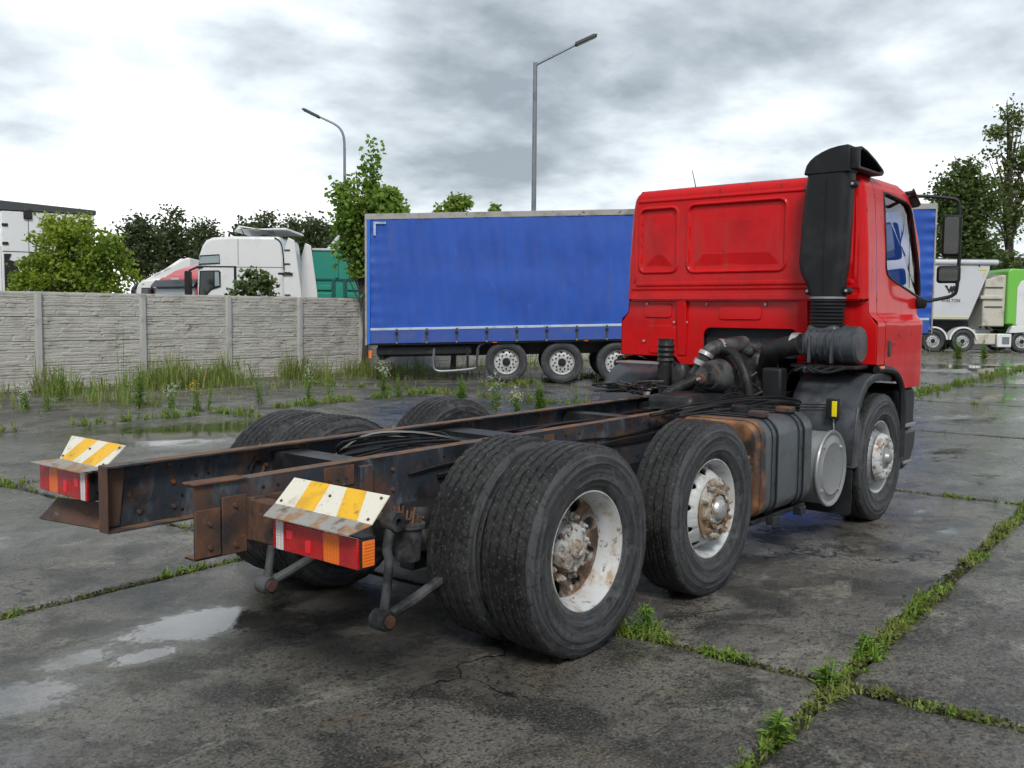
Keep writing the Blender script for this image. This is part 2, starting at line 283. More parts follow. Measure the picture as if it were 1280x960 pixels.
    bl = T.math('SUBTRACT', 1.2, T.math('SQRT', T.math('ADD', T.math('MULTIPLY', bx, bx), T.math('MULTIPLY', by, by))))
    bl = T.ramp(T.math('ADD', bl, wob), .35, .7)
    c = T.mix(T.math('MULTIPLY', bl, .8), c, (.015, .03, .16))
    c = T.mix(crack, c, (.008, .008, .008))
    c = T.mix(T.math('MULTIPLY', wet, .75), c, T.mix(.55, c, (.01, .01, .01)))
    T.set(b, 'Base Color', c)
    rr = T.ramp(T.math('ADD', w2, T.math('MULTIPLY', T.math('SUBTRACT', w1, .5), .6)), .32, .66, .46, .15)
    d = T.n('ShaderNodeMix', data_type='FLOAT'); T.set(d, 0, wet); T.set(d, 2, rr); T.set(d, 3, .13)
    d2 = T.n('ShaderNodeMix', data_type='FLOAT'); T.set(d2, 0, pool); T.set(d2, 2, d.outputs[0]); T.set(d2, 3, .04)
    T.set(b, 'Roughness', d2.outputs[0]); T.set(b, 'Specular IOR Level', T.ramp(wet, 0, 1, .42, .8, False))
    bn = T.n('ShaderNodeBump'); T.set(bn, 'Distance', .010)
    T.set(bn, 'Strength', T.math('MULTIPLY', T.ramp(pool, 0, 1, .8, .05, False), T.ramp(wet, 0, 1, 1.0, .45, False)))
    h = T.math('ADD', T.math('MULTIPLY', grit, .35), T.math('ADD', T.math('MULTIPLY', T.noise(P, 20, 8, .7), 1.6), T.math('MULTIPLY', grit2, .15)))
    T.set(bn, 'Height', h); T.set(b, 'Normal', bn.outputs[0])
    return m
M['slab'] = ground_mat()
M['soil'] = mat('dark_soil_and_gravel', (.045, .04, .032), .9, world_pos=True, layers=[((.09, .085, .075), .35, .5, .66, .8), ((.03, .035, .018), 3, .55, .7, .9)], bump=(40, .8, .02))

# ------------------------------------------------------------------ mesh helpers
class MB:
    def __init__(s): s.v = []; s.f = []
    def add(s, vs, fs):
        b = len(s.v); s.v += [tuple(x) for x in vs]; s.f += [tuple(i + b for i in f) for f in fs]; return s
    def box(s, x0, x1, y0, y1, z0, z1, mtx=None):
        vs = [Vector(p) for p in ((x0, y0, z0), (x1, y0, z0), (x1, y1, z0), (x0, y1, z0), (x0, y0, z1), (x1, y0, z1), (x1, y1, z1), (x0, y1, z1))]
        if mtx: vs = [mtx @ p for p in vs]
        return s.add(vs, [(0, 3, 2, 1), (4, 5, 6, 7), (0, 1, 5, 4), (1, 2, 6, 5), (2, 3, 7, 6), (3, 0, 4, 7)])
    def cyl(s, p0, p1, r0, r1=None, n=16, caps=True):
        p0 = Vector(p0); p1 = Vector(p1); r1 = r0 if r1 is None else r1
        d = (p1 - p0).normalized(); a = d.orthogonal().normalized(); b = d.cross(a)
        vs = []
        for p, r in ((p0, r0), (p1, r1)):
            for i in range(n):
                t = 2 * math.pi * i / n; vs.append(p + a * (r * math.cos(t)) + b * (r * math.sin(t)))
        fs = [(i, (i + 1) % n, n + (i + 1) % n, n + i) for i in range(n)]
        if caps: fs += [tuple(range(n - 1, -1, -1)), tuple(range(n, 2 * n))]
        return s.add(vs, fs)
    def tube(s, pts, r, n=8, smooth=0, closed=False, caps=True):
        pts = [Vector(p) for p in pts]
        if smooth:
            q = []
            m = len(pts)
            for i in range(m if closed else m - 1):
                if closed: a, b, c, d = pts[(i - 1) % m], pts[i], pts[(i + 1) % m], pts[(i + 2) % m]
                else: a, b, c, d = pts[max(i - 1, 0)], pts[i], pts[i + 1], pts[min(i + 2, m - 1)]
                for k in range(smooth):
                    t = k / smooth
                    q.append(.5 * ((2 * b) + (c - a) * t + (2 * a - 5 * b + 4 * c - d) * t * t + (3 * b - a - 3 * c + d) * t ** 3))
            if not closed: q.append(pts[-1])
            pts = q
        m = len(pts); rs = r if isinstance(r, (list, tuple)) else [r] * m
        if len(rs) != m: rs = list(np.interp(np.linspace(0, 1, m), np.linspace(0, 1, len(rs)), rs))
        vs = []; a = None
        for i, p in enumerate(pts):
            if closed: d = (pts[(i + 1) % m] - pts[(i - 1) % m])
            else: d = pts[min(i + 1, m - 1)] - pts[max(i - 1, 0)]
            d = d.normalized() if d.length > 1e-9 else Vector((0, 0, 1))
            if a is None: a = d.orthogonal().normalized()
            else:
                a = a - d * a.dot(d); a = a.normalized() if a.length > 1e-6 else d.orthogonal().normalized()
            b = d.cross(a)
            for k in range(n):
                t = 2 * math.pi * k / n; vs.append(p + a * (rs[i] * math.cos(t)) + b * (rs[i] * math.sin(t)))
        fs = []
        for i in range(m if closed else m - 1):
            j = (i + 1) % m
            fs += [(i * n + k, i * n + (k + 1) % n, j * n + (k + 1) % n, j * n + k) for k in range(n)]
        if not closed and caps: fs += [tuple(range(n - 1, -1, -1)), tuple(range((m - 1) * n, m * n))]
        return s.add(vs, fs)
    def lathe(s, prof, n=64, o=(0, 0, 0), ax='y', closed=False, cap0=False, cap1=False, mod=None):
        """prof: list of (radius, along axis). axis y: outward of a right-hand wheel is -y, so h is negated"""
        o = Vector(o); vs = []
        for j in range(n):
            t = 2 * math.pi * j / n; c, si = math.cos(t), math.sin(t)
            for i, (r, h) in enumerate(prof):
                if mod: r, h = mod(i, j, r, h)
                if ax == 'y': vs.append(o + Vector((r * c, -h, r * si)))
                elif ax == 'x': vs.append(o + Vector((h, r * c, r * si)))
                else: vs.append(o + Vector((r * c, r * si, h)))
        m = len(prof); fs = []
        for j in range(n):
            k = (j + 1) % n
            for i in range(m if closed else m - 1):
                i2 = (i + 1) % m
                fs.append((j * m + i, j * m + i2, k * m + i2, k * m + i))
        if cap0: fs.append(tuple(j * m for j in range(n)))
        if cap1: fs.append(tuple(j * m + m - 1 for j in range(n)))
        return s.add(vs, fs)
    def prism(s, poly, a0, a1, plane='xz'):
        """poly in the plane, extruded along the remaining axis from a0 to a1"""
        def P(u, v, w):
            return {'xz': (u, w, v), 'xy': (u, v, w), 'yz': (w, u, v)}[plane]
        n = len(poly); vs = [P(u, v, a0) for u, v in poly] + [P(u, v, a1) for u, v in poly]
        return s.add(vs, [tuple(range(n - 1, -1, -1)), tuple(range(n, 2 * n))] + [(i, (i + 1) % n, n + (i + 1) % n, n + i) for i in range(n)])
    def grid(s, f, nu, nv, closed_u=False):
        vs = [f(i / nu, j / nv) for i in range(nu + (0 if closed_u else 1)) for j in range(nv + 1)]
        m = nv + 1; N = nu if closed_u else nu + 1
        fs = [(i * m + j, ((i + 1) % N) * m + j, ((i + 1) % N) * m + j + 1, i * m + j + 1) for i in range(nu) for j in range(nv)]
        return s.add(vs, fs)
    def quad(s, a, b, c, d): return s.add([a, b, c, d], [(0, 1, 2, 3)])
    def mesh(s, name, smooth=None, fix=True):
        me = bpy.data.meshes.new(name); me.from_pydata([tuple(v) for v in s.v], [], s.f); 
        if fix:
            bm = bmesh.new(); bm.from_mesh(me); bmesh.ops.recalc_face_normals(bm, faces=bm.faces[:]); bm.to_mesh(me); bm.free()
        me.update()
        if smooth is not None:
            me.polygons.foreach_set('use_smooth', [True] * len(me.polygons)); me.set_sharp_from_angle(angle=R(smooth))
        return me
    def build(s, name, m, parent=None, smooth=35, bevel=0, seg=2, loc=None, fix=True):
        me = s.mesh(name, smooth, fix); me.materials.append(M[m] if isinstance(m, str) else m)
        return link(name, me, parent, bevel, seg, loc)
def link(name, me, parent=None, bevel=0, seg=2, loc=None):
    o = bpy.data.objects.new(name, me); COL.objects.link(o); o.parent = parent
    if loc: o.location = loc
    if bevel:
        b = o.modifiers.new('bevel', 'BEVEL'); b.width = bevel; b.segments = seg; b.limit_method = 'ANGLE'; b.angle_limit = R(35); b.harden_normals = False
    return o
def tag(o, label=None, cat=None, group=None, kind=None):
    if label: o['label'] = label
    if cat: o['category'] = cat
    if group: o['group'] = group
    if kind: o['kind'] = kind
    return o
def empty(name, loc=(0, 0, 0), rz=0, parent=None):
    o = bpy.data.objects.new(name, None); COL.objects.link(o); o.location = loc; o.rotation_euler = (0, 0, rz); o.parent = parent; o.empty_display_size = .1
    return o
def copy_tree(o, parent=None):
    c = o.copy(); COL.objects.link(c); c.parent = parent
    for ch in list(o.children): copy_tree(ch, c)
    return c
def rrect(u0, u1, v0, v1, r, n=5):
    p = []
    for cx, cy, a in ((u1 - r, v1 - r, 0), (u0 + r, v1 - r, 90), (u0 + r, v0 + r, 180), (u1 - r, v0 + r, 270)):
        for k in range(n + 1):
            t = R(a + 90 * k / n); p.append((cx + r * math.cos(t), cy + r * math.sin(t)))
    return p
def resample(poly, n, start=None):
    """n points evenly along the closed polygon, starting at angle 0 seen from its centre"""
    P = [Vector((a, b)) for a, b in poly]; L = [(P[(i + 1) % len(P)] - P[i]).length for i in range(len(P))]; T = sum(L)
    res = []
    for k in range(n):
        d = T * k / n; i = 0
        while d > L[i] + 1e-9: d -= L[i]; i += 1
        res.append(P[i].lerp(P[(i + 1) % len(P)], d / max(L[i], 1e-9)))
    return res

# ------------------------------------------------------------------ ground: base sheet and slabs
GA = R(2.9); GO = Vector((.47, -2.27, 0)); SX, SY = 5.2, 3.93
def g2w(u, v): return (GO.x + u * math.cos(GA) - v * math.sin(GA), GO.y + u * math.sin(GA) + v * math.cos(GA))
def ground():
    mb = MB()
    n = 24
    def f(a, b):
        x = (a - .5) * 1200; y = (b - .5) * 1200
        return (x + 30, y + 30, -.045)
    mb.grid(f, n, n)
    g = mb.build('ground', 'soil', None, None); tag(g, kind='structure')
    rng = np.random.RandomState(3)
    for i in range(-3, 9):
        for j in range(-3, 5):
            cu, cvv = (i + .5) * SX, (j + .5) * SY
            near = abs(cu) < 9 and abs(cvv) < 8
            step = .07 if near else .35
            gap = .018
            u0, u1, v0, v1 = -SX / 2 + gap, SX / 2 - gap, -SY / 2 + gap, SY / 2 - gap
            per = []
            for (a, b, c, d) in ((u0, v0, u1, v0), (u1, v0, u1, v1), (u1, v1, u0, v1), (u0, v1, u0, v0)):
                L = math.hypot(c - a, d - b); k = int(L / step)
                for q in range(k): per.append((a + (c - a) * q / k, b + (d - b) * q / k))
            m = len(per); t = np.arange(m)
            w = np.zeros(m)
            for fr, am in ((3, .008), (7, .006), (17, .005), (41, .004)): w += am * np.sin(2 * np.pi * fr * t / m + rng.rand() * 6.28)
            w = np.abs(w) + rng.rand(m) * .006
            chips = rng.randint(0, m, 6)
            for cc in chips: w += .03 * np.exp(-((t - cc) / (1.0 + rng.rand() * 2)) ** 2)
            rings = []
            for dd, z in ((0, -.05), (.004, -.016), (.022, -.004), (.055, 0)):
                rings.append([(p[0] - math.copysign(min(w[q] + dd, .1), p[0]) * (1 if abs(abs(p[0]) - u1) < 1e-6 else 0), p[1] - math.copysign(min(w[q] + dd, .1), p[1]) * (1 if abs(abs(p[1]) - v1) < 1e-6 else 0), z) for q, p in enumerate(per)])
            vs = [p for rg in rings for p in rg]; fs = []
            for a in range(3): fs += [(a * m + q, a * m + (q + 1) % m, (a + 1) * m + (q + 1) % m, (a + 1) * m + q) for q in range(m)]
            fs.append(tuple(range(3 * m, 4 * m)))
            mb = MB().add(vs, fs)
            o = mb.build('concrete_slab', 'slab', g, 30)
            x, y = g2w(cu, cvv); o.location = (x, y, -rng.rand() * .008 * (0 if (i in (-1, 0) and j in (0,)) else 1)); o.rotation_euler = (0, 0, GA)
ground()

# ------------------------------------------------------------------ wheels
def tyre_mesh(name, Rt=.522, hw=.152, block=False, rough=0.0, seed=1, n=144):
    rng = np.random.RandomState(seed)
    pr = [(.288, .085), (.296, .112), (.306, .122), (.33, .138), (.352, .146), (.356, .1485), (.362, .147), (.40, .153), (.43, .1535), (.434, .1555), (.440, .1535), (.463, .148), (.467, .149), (.472, .1455), (.492, .138)]
    sh = [(Rt - .014, .131), (Rt - .003, .124)]
    top = []
    xs = [.118, .088, .082, .076, .070, .035, .030, .024, .018]
    for i, x in enumerate(xs):
        deep = i in (2, 3, 6, 7)
        top.append((Rt - (.011 if deep else 0.0) + .002 * (1 - (x / .12) ** 2), x))
    half = pr + sh + top
    prof = half + [(r, -h) for r, h in reversed(half)]
    prof = [(r, h * hw / .152) for r, h in prof]
    L = len(prof); np_, ns = len(pr), len(sh)
    jit = rng.rand(n, L)
    def mod(i, j, r, h):
        k = i if i < L // 2 else L - 1 - i
        if k >= np_:
            if block and (j % 4 == 0): r -= .0035 if k >= np_ + 1 else .002
            if not block and j % 6 == 0 and k < np_ + 3: r -= .003
            if rough and k in (np_, np_ + 1, np_ + 2) and jit[j, i] > .55: r -= rough * jit[j, i]; h *= 1 - rough * .8 * jit[j, i]
            z = .0035 * math.sin(j * math.pi / 2 + (k % 3)) if k > np_ + 2 else 0
            h += z
        return r, h
    mb = MB().lathe(prof, n, closed=True, mod=mod)
    me = mb.mesh(name, 32)
    me.materials.append(M['rubber']); me.materials.append(M['tread'])
    for p in me.polygons:
        c = p.center; rr = math.hypot(c.x, c.z)
        p.material_index = 1 if rr > Rt - .02 else 0
    return me
def disc(mb, zf, r0, r1, nh, rc, rh, th=.012, hn=16):
    """annular disc with nh round hand holes; zf(r) is the height of the outer skin"""
    for k in range(nh):
        a0 = 2 * math.pi * k / nh; da = 2 * math.pi / nh
        inner = [(rc + rh * math.sin(2 * math.pi * q / hn + math.pi / 4), rh / rc * math.cos(2 * math.pi * q / hn + math.pi / 4)) for q in range(hn)]
        outer = []
        e = hn // 4
        cs = [(r1, da / 2), (r1, -da / 2), (r0, -da / 2), (r0, da / 2)]
        for c in range(4):
            p, q = cs[c], cs[(c + 1) % 4]
            outer += [(p[0] + (q[0] - p[0]) * t / e, p[1] + (q[1] - p[1]) * t / e) for t in range(e)]
        rings = []
        for s_ in (0, .12, .35, .7, 1):
            rings.append([(i[0] + (o_[0] - i[0]) * s_, i[1] + (o_[1] - i[1]) * s_) for i, o_ in zip(inner, outer)])
        vs = []
        def P(r, t, dz=0): return (r * math.cos(a0 + t), -(zf(r) + dz), r * math.sin(a0 + t))
        vs += [P(r, t, -th) for r, t in rings[0]]
        for rg in rings: vs += [P(r, t) for r, t in rg]
        fs = []
        for g in range(len(rings)): fs += [(g * hn + q, g * hn + (q + 1) % hn, (g + 1) * hn + (q + 1) % hn, (g + 1) * hn + q) for q in range(hn)]
        mb.add(vs, fs)
    return mb
def ipl(xs, ys): return lambda r: float(np.interp(r, xs, ys))
def nuts(mb, rc, h, n=10, r=.016, L=.028, stud=.02, jit=0):
    for k in range(n):
        t = 2 * math.pi * (k + .5) / n; x, z = rc * math.cos(t), rc * math.sin(t)
        dh = jit * random.random()
        mb.cyl((x, -h, z), (x, -(h + L + dh), z), r, r * .9, 6); mb.cyl((x, -(h + L), z), (x, -(h + L + stud + dh), z), r * .5, n=8)
        mb.cyl((x, -h, z), (x, -(h + .006), z), r * 1.35, n=10)
RIMP = [(.270, -.112), (.2985, -.117), (.2985, -.105), (.286, -.098), (.268, -.06), (.255, -.02), (.255, .02), (.268, .05), (.286, .098), (.2985, .105), (.2985, .1165), (.293, .1175), (.286, .108), (.278, .095), (.262, .05), (.248, .02), (.248, -.02), (.262, -.06), (.270, -.112)]
def rim_dual():
    rim = MB().lathe(RIMP, 64).mesh('rim', 40); rim.materials.append(M['rimdual'])
    zf = ipl([.10, .175, .20, .25, .262], [-.03, -.03, -.022, .0, .015])
    d = disc(MB(), zf, .105, .258, 8, .205, .036).mesh('wheel_disc', 40); d.materials.append(M['discrust'])
    hub = MB(); hub.lathe([(.0, .042), (.06, .04), (.085, .034), (.115, .026), (.122, .01), (.128, -.04), (.10, -.04)], 40); nuts(hub, .155, -.026, 10, .016, .03, .012)
    for k in range(10):
        t = 2 * math.pi * k / 10; hub.cyl((.104 * math.cos(t), -.025, .104 * math.sin(t)), (.104 * math.cos(t), -.045, .104 * math.sin(t)), .010, n=6)
    hm = hub.mesh('hub', 35); hm.materials.append(M['rimrusty'])
    cap = MB().lathe([(0, .062), (.035, .06), (.045, .054), (.048, .036)], 24); cap.tube([(-.02, -.064, -.015), (.0, -.068, .02), (.022, -.064, -.005), (.004, -.066, -.03)], .007, 6, 4); cm = cap.mesh('hub_cap', 35); cm.materials.append(M['hubrust'])
    return [('rim', rim), ('wheel_disc', d), ('hub', hm), ('hub_cap', cm)]
def rim_pusher():
    rim = MB().lathe(RIMP, 64).mesh('rim', 40); rim.materials.append(M['rimwhite'])
    zf = ipl([.10, .165, .20, .235, .262], [.135, .135, .108, .055, .005])
    d = disc(MB(), zf, .10, .260, 10, .228, .0235).mesh('wheel_disc', 50); d.materials.append(M['rimwhite'])
    hub = MB(); hub.lathe([(.185, .124), (.19, .135), (.175, .142), (.13, .142), (.12, .150), (.118, .165), (.095, .165)], 40); nuts(hub, .155, .140, 10, .018, .022, .010, .010)
    for k in range(10):
        t = 2 * math.pi * k / 10; hub.cyl((.105 * math.cos(t), -.16, .105 * math.sin(t)), (.105 * math.cos(t), -.178, .105 * math.sin(t)), .012, n=6)
    hm = hub.mesh('hub', 35); hm.materials.append(M['hubrust'])
    cm = MB().lathe([(0, .198), (.03, .197), (.05, .192), (.062, .182), (.068, .165), (.085, .163), (.09, .150)], 32).mesh('hub_cap', 35); cm.materials.append(M['steelcap'])
    return [('rim', rim), ('wheel_disc', d), ('hub', hm), ('hub_cap', cm)]
def rim_front():
    rim = MB().lathe(RIMP, 64).mesh('rim', 40); rim.materials.append(M['rimwhite'])
    zf = ipl([.10, .165, .20, .235, .262], [.135, .135, .108, .055, .005])
    d = disc(MB(), zf, .10, .260, 10, .230, .021).mesh('wheel_disc', 50); d.materials.append(M['alu'])
    ring = MB(); zr = ipl([.085, .10, .17, .185, .20], [.150, .182, .182, .172, .125])
    disc(ring, zr, .085, .198, 10, .14, .021, .02); rm = ring.mesh('nut_cover', 45); rm.materials.append(M['rimwhite'])
    hub = MB(); hub.lathe([(.15, .12), (.16, .135), (.12, .14), (.10, .135)], 32); nuts(hub, .14, .135, 10, .014, .02, .008)
    hm = hub.mesh('hub', 35); hm.materials.append(M['hubrust'])
    cm = MB().lathe([(0, .218), (.03, .217), (.045, .212), (.05, .20), (.056, .185), (.085, .176), (.09, .14)], 32).mesh('hub_cap', 35); cm.materials.append(M['alu'])
    return [('rim', rim), ('wheel_disc', d), ('nut_cover', rm), ('hub', hm), ('hub_cap', cm)]
T_LINE = tyre_mesh('tyre', .522, seed=2, n=144); T_DRIVE = tyre_mesh('tyre', .522, block=True, rough=.007, seed=5, n=168); T_DRIVE2 = tyre_mesh('tyre', .522, hw=.15, rough=.006, seed=9, n=168)
DRUM = []
for h1 in (-.065, -.01):
    me_ = MB().lathe([(.0, h1), (.15, h1), (.232, h1 - .012), (.236, h1 - .03), (.236, -.16), (.0, -.16)], 40).mesh('brake_drum', 35); me_.materials.append(M['black_steel']); DRUM.append(me_)
RD, RP, RF = rim_dual(), rim_pusher(), rim_front()
def wheel(parent, x, y, tyre, rimset, spin=0, label=None, z=.520):
    w = empty('wheel', (x, y, z), 0 if y < 0 else math.pi, parent); w.rotation_euler = (0, R(spin), 0 if y < 0 else math.pi)
    if label: w['label'] = label
    link('tyre', tyre, w)
    link('brake_drum', DRUM[1] if rimset is RP or rimset is RF else DRUM[0], w)
    for nm, me in rimset: link(nm, me, w)
    return w

# ------------------------------------------------------------------ the red chassis truck
truck = empty('chassis_truck', (0, 0, 0))
tag(truck, 'red cab truck with bare rusty chassis frame and no body on the wet yard', 'truck')
XF, XP = 4.136, 1.331
for sg in (-1, 1):
    wheel(truck, 0, sg * 1.083, T_DRIVE2, RD, 20)
    wheel(truck, 0, sg * .722, T_DRIVE, RD[:2], 50)
    wheel(truck, XP, sg * 1.040, T_LINE, RP, 8)
    wheel(truck, XF, sg * 1.063, T_LINE, RF, 14)
# frame
def railz(x): return .962 + (x + 1.64) * .0072
def rail(sg):
    yo = sg * .395; yi = sg * .318; t = .009; H = .312; x0, x1 = -1.645, 5.0
    secs = []
    for x in np.linspace(x0, x1, 14):
        zt = railz(x); zb = zt - H
        secs.append([(x, yo, zt), (x, yi, zt), (x, yi, zt - t), (x, yo - sg * t, zt - t), (x, yo - sg * t, zb + t), (x, yi, zb + t), (x, yi, zb), (x, yo, zb)])
    vs = [p for s_ in secs for p in s_]; n = 8; fs = []
    for i in range(len(secs) - 1): fs += [(i * n + k, i * n + (k + 1) % n, (i + 1) * n + (k + 1) % n, (i + 1) * n + k) for k in range(n)]
    for b in (0, (len(secs) - 1) * n): fs += [(b, b + 1, b + 2, b + 3), (b, b + 3, b + 4, b + 7), (b + 4, b + 5, b + 6, b + 7)]
    return MB().add(vs, fs).build('frame_rail', 'frame', truck, 30)
RL = {sg: rail(sg) for sg in (-1, 1)}
def bolts(parent, pts, ax, r=.012, h=.012, m='rust'):
    for p in pts:
        q = Vector(p) + Vector(ax) * h
        MB().cyl(p, q, r, r * .9, 6).build('bolt', m, parent, 30)
def boltmass(parent, pts, ax, r=.011, h=.01, m='rust'):
    mb = MB()
    for p in pts: mb.cyl(p, Vector(p) + Vector(ax) * h, r, r * .9, 6)
    return tag(mb.build('bolt_row', m, parent, 30), kind='stuff')
# end plates, strips and brackets on the near rail
MB().box(-1.648, -1.53, -.406, -.3955, .66, .86).build('end_strip', 'rust', truck, 30, .003)
MB().box(-1.52, -1.40, -.404, -.3955, .652, .90).build('end_strip', 'rust', truck, 30, .003)
MB().box(-1.655, -1.40, -.41, -.32, .9645, .972).build('end_cap_plate', 'rust', truck, 30, .002)
MB().prism([(-1.40, .70), (-1.40, .885), (-1.20, .885), (-1.12, .76), (-1.12, .68)], -.43, -.3975).build('lamp_bracket_plate', 'rust', truck, 30, .004)
MB().box(-1.40, -1.33, -.66, -.43, .70, .88).build('lamp_bracket_arm', 'rust', truck, 30, .008)
boltmass(truck, [(-1.585, -.406, .70), (-1.585, -.406, .80), (-1.46, -.404, .69), (-1.46, -.404, .86), (-1.3, -.430, .74), (-1.3, -.430, .84), (-1.18, -.430, .75), (-.95, -.395, .90), (-.90, -.395, .90), (-.85, -.395, .90), (-.55, -.395, .8), (-.55, -.395, .9), (.2, -.395, .92), (.7, -.395, .92), (.8, -.395, .85)], (0, -1, 0))
MB().box(-.98, -.80, -.4005, -.3955, .86, .955).build('patch_plate', 'rust', truck, 30, .002)
MB().box(-.78, -.70, -.425, -.3955, .56, .945).build('hanger_bracket', 'frame', truck, 30, .006)
MB().box(.66, .76, -.402, -.3955, .82, .955).build('patch_plate', 'rust', truck, 30, .002)
# dark discs painted for shaded bolt holes, air lines along the webs
rng = random.Random(31)
for yy, ax in ((-.3955, -1), (.3855, -1)):
    mb = MB()
    for k in range(70):
        x = -1.3 + k * .075 + rng.uniform(-.01, .01)
        for dz in (.05, .11, .20, .27):
            if rng.random() < .32: mb.cyl((x, yy, railz(x) - dz), (x, yy + ax * .0015, railz(x) - dz), .0085, n=8)
    tag(mb.build('hole_shade_discs', 'cable', truck, 30), kind='stuff')
for k, dz in enumerate((.085, .115, .15)):
    pts = [(x, -.404 - .006 * rng.random() - .008 * (k == 1), railz(x) - dz - rng.uniform(0, .025)) for x in np.linspace(-.45 + .2 * k, 2.0, 9)]
    MB().tube(pts, rng.choice([.006, .008]), 6, 4).build('air_line', 'cable', truck)
    pts = [(x, .372, railz(x) - .13 - dz - rng.uniform(0, .02)) for x in np.linspace(-.9 + .15 * k, 3.0, 10)]
    MB().tube(pts, .008, 6, 4).build('air_line', 'cable', truck)
# far rail inside: end plate, bolts
MB().prism([(-1.640, .668), (-1.640, .945), (-1.53, .945), (-1.56, .668)], .376, .3845).build('end_plate', 'rust', truck, 30, .003)
MB().box(-1.650, -1.643, .318, .395, .652, .960).build('end_plate', 'rust', truck, 30, .002)
boltmass(truck, [(-1.42, .386, .93), (-1.30, .386, .93), (-1.28, .386, .84), (-1.46, .386, .72), (-1.28, .386, .72), (-.8, .386, .9), (-.8, .386, .8), (-.74, .386, .86), (-.62, .386, .86), (-.2, .386, .9), (.6, .386, .92), (.7, .386, .92)], (0, -1, 0), .012)
MB().lathe([(0, -.01), (.035, -.01), (.04, 0), (.04, .02)], 20, (-.8, .384, .85)).build('rusty_boss', 'rust', truck)
# cross members
for x, w in ((-.62, .16), (.62, .2), (1.95, .14), (3.0, .16)):
    z = railz(x)
    MB().prism([(x - w / 2, z - .04), (x + w / 2, z - .04), (x + w / 2, z - .05), (x - w / 2 + .01, z - .05), (x - w / 2 + .01, z - .27), (x + w / 2, z - .27), (x + w / 2, z - .28), (x - w / 2, z - .28)], -.386, .386).build('cross_member', 'black_steel', truck, 30)
MB().box(.5, .78, -.30, .30, .895, .91).build('cross_plate', 'black_steel', truck, 30, .003)
# axles, differential, springs, bellows
def axle(x, r, m='black_steel'):
    MB().tube([(x, -1.0, .52), (x, -.45, .52), (x, .45, .52), (x, 1.0, .52)], r, 14).build('axle_beam', m, truck)
axle(0, .075); axle(XP, .06); axle(XF, .06)
MB().lathe([(0, -.30), (.06, -.30), (.14, -.25), (.20, -.12), (.21, 0), (.20, .10), (.13, .2), (.09, .42), (.07, .5), (0, .5)], 32, (0, .0, .52), 'x').build('differential', 'black_steel', truck)
MB().lathe([(0, -.315), (.05, -.312), (.09, -.30), (.10, -.27)], 24, (0, .0, .52), 'x').build('differential_cover', 'greysteel', truck)
for a in range(8): pass
MB().cyl((.5, 0, .56), (3.0, 0, .86), .055, n=16).build('propshaft', 'black_steel', truck)
def bellows(x, y, z0, z1, r, name='air_bellows', m='hose'):
    n = 5; pr = [(0, z0)]
    for i in range(n * 4 + 1):
        t = i / (n * 4); pr.append((r * (.88 + .12 * abs(math.sin(t * math.pi * 2))), z0 + (z1 - z0) * t))
    pr.append((0, z1)); return MB().lathe(pr, 28, (x, y, 0), 'z').build(name, m, truck)
for sg in (-1, 1):
    bellows(-.42, sg * .46, .50, .72, .115)
    bellows(.45, sg * .5, .52, .80, .12)
    bellows(1.78, sg * .5, .46, .72, .11)
    MB().box(-.52, .58, sg * .46 - .05, sg * .46 + .05, .40, .47).build('spring_arm', 'black_steel', truck, 30, .01)
    # brake chambers
    MB().lathe([(0, -.12), (.05, -.12), (.085, -.09), (.088, -.02), (.094, 0), (.088, .02), (.085, .10), (.06, .13), (0, .13)], 28, (.28, sg * .43, .62), 'x').build('brake_chamber', 'greysteel', truck)
    MB().lathe([(0, -.12), (.05, -.12), (.085, -.09), (.088, -.02), (.094, 0), (.088, .02), (.085, .10), (.06, .13), (0, .13)], 28, (1.0, sg * .46, .66), 'x').build('brake_chamber', 'black_steel', truck)
    MB().lathe([(0, -.20), (.08, -.19), (.11, -.15), (.115, 0), (.11, .15), (.08, .19), (0, .20)], 28, (.70, sg * .56, .80), 'x').build('air_tank', 'frame', truck)
    # shock absorber
    MB().cyl((.20, sg * .5, .42), (.08, sg * .46, .9), .035, n=14).cyl((.16, sg * .487, .58), (.08, sg * .46, .9), .045, n=14).build('shock_absorber', 'black_steel', truck)
# grey cup behind the near inner tyre
MB().lathe([(0, .50), (.060, .505), (.062, .51), (.072, .66), (.085, .665), (.085, .682), (.0, .682)], 32, (-.66, -.615, 0), 'z').build('spring_cup', 'greysteel', truck)
mb = MB(); rng = random.Random(4)
for i in range(26):
    a = rng.random() * 6.28; rr = rng.random() * .06; mb.tube([(-.66 + rr * math.cos(a), -.615 + rr * math.sin(a), .68), (-.66 + rr * math.cos(a) + rng.uniform(-.04, .04), -.615 + rr * math.sin(a) + rng.uniform(-.04, .04), .70 + rng.random() * .06)], .006, 5)
tag(mb.build('leaf_litter', 'rust', truck), kind='stuff')
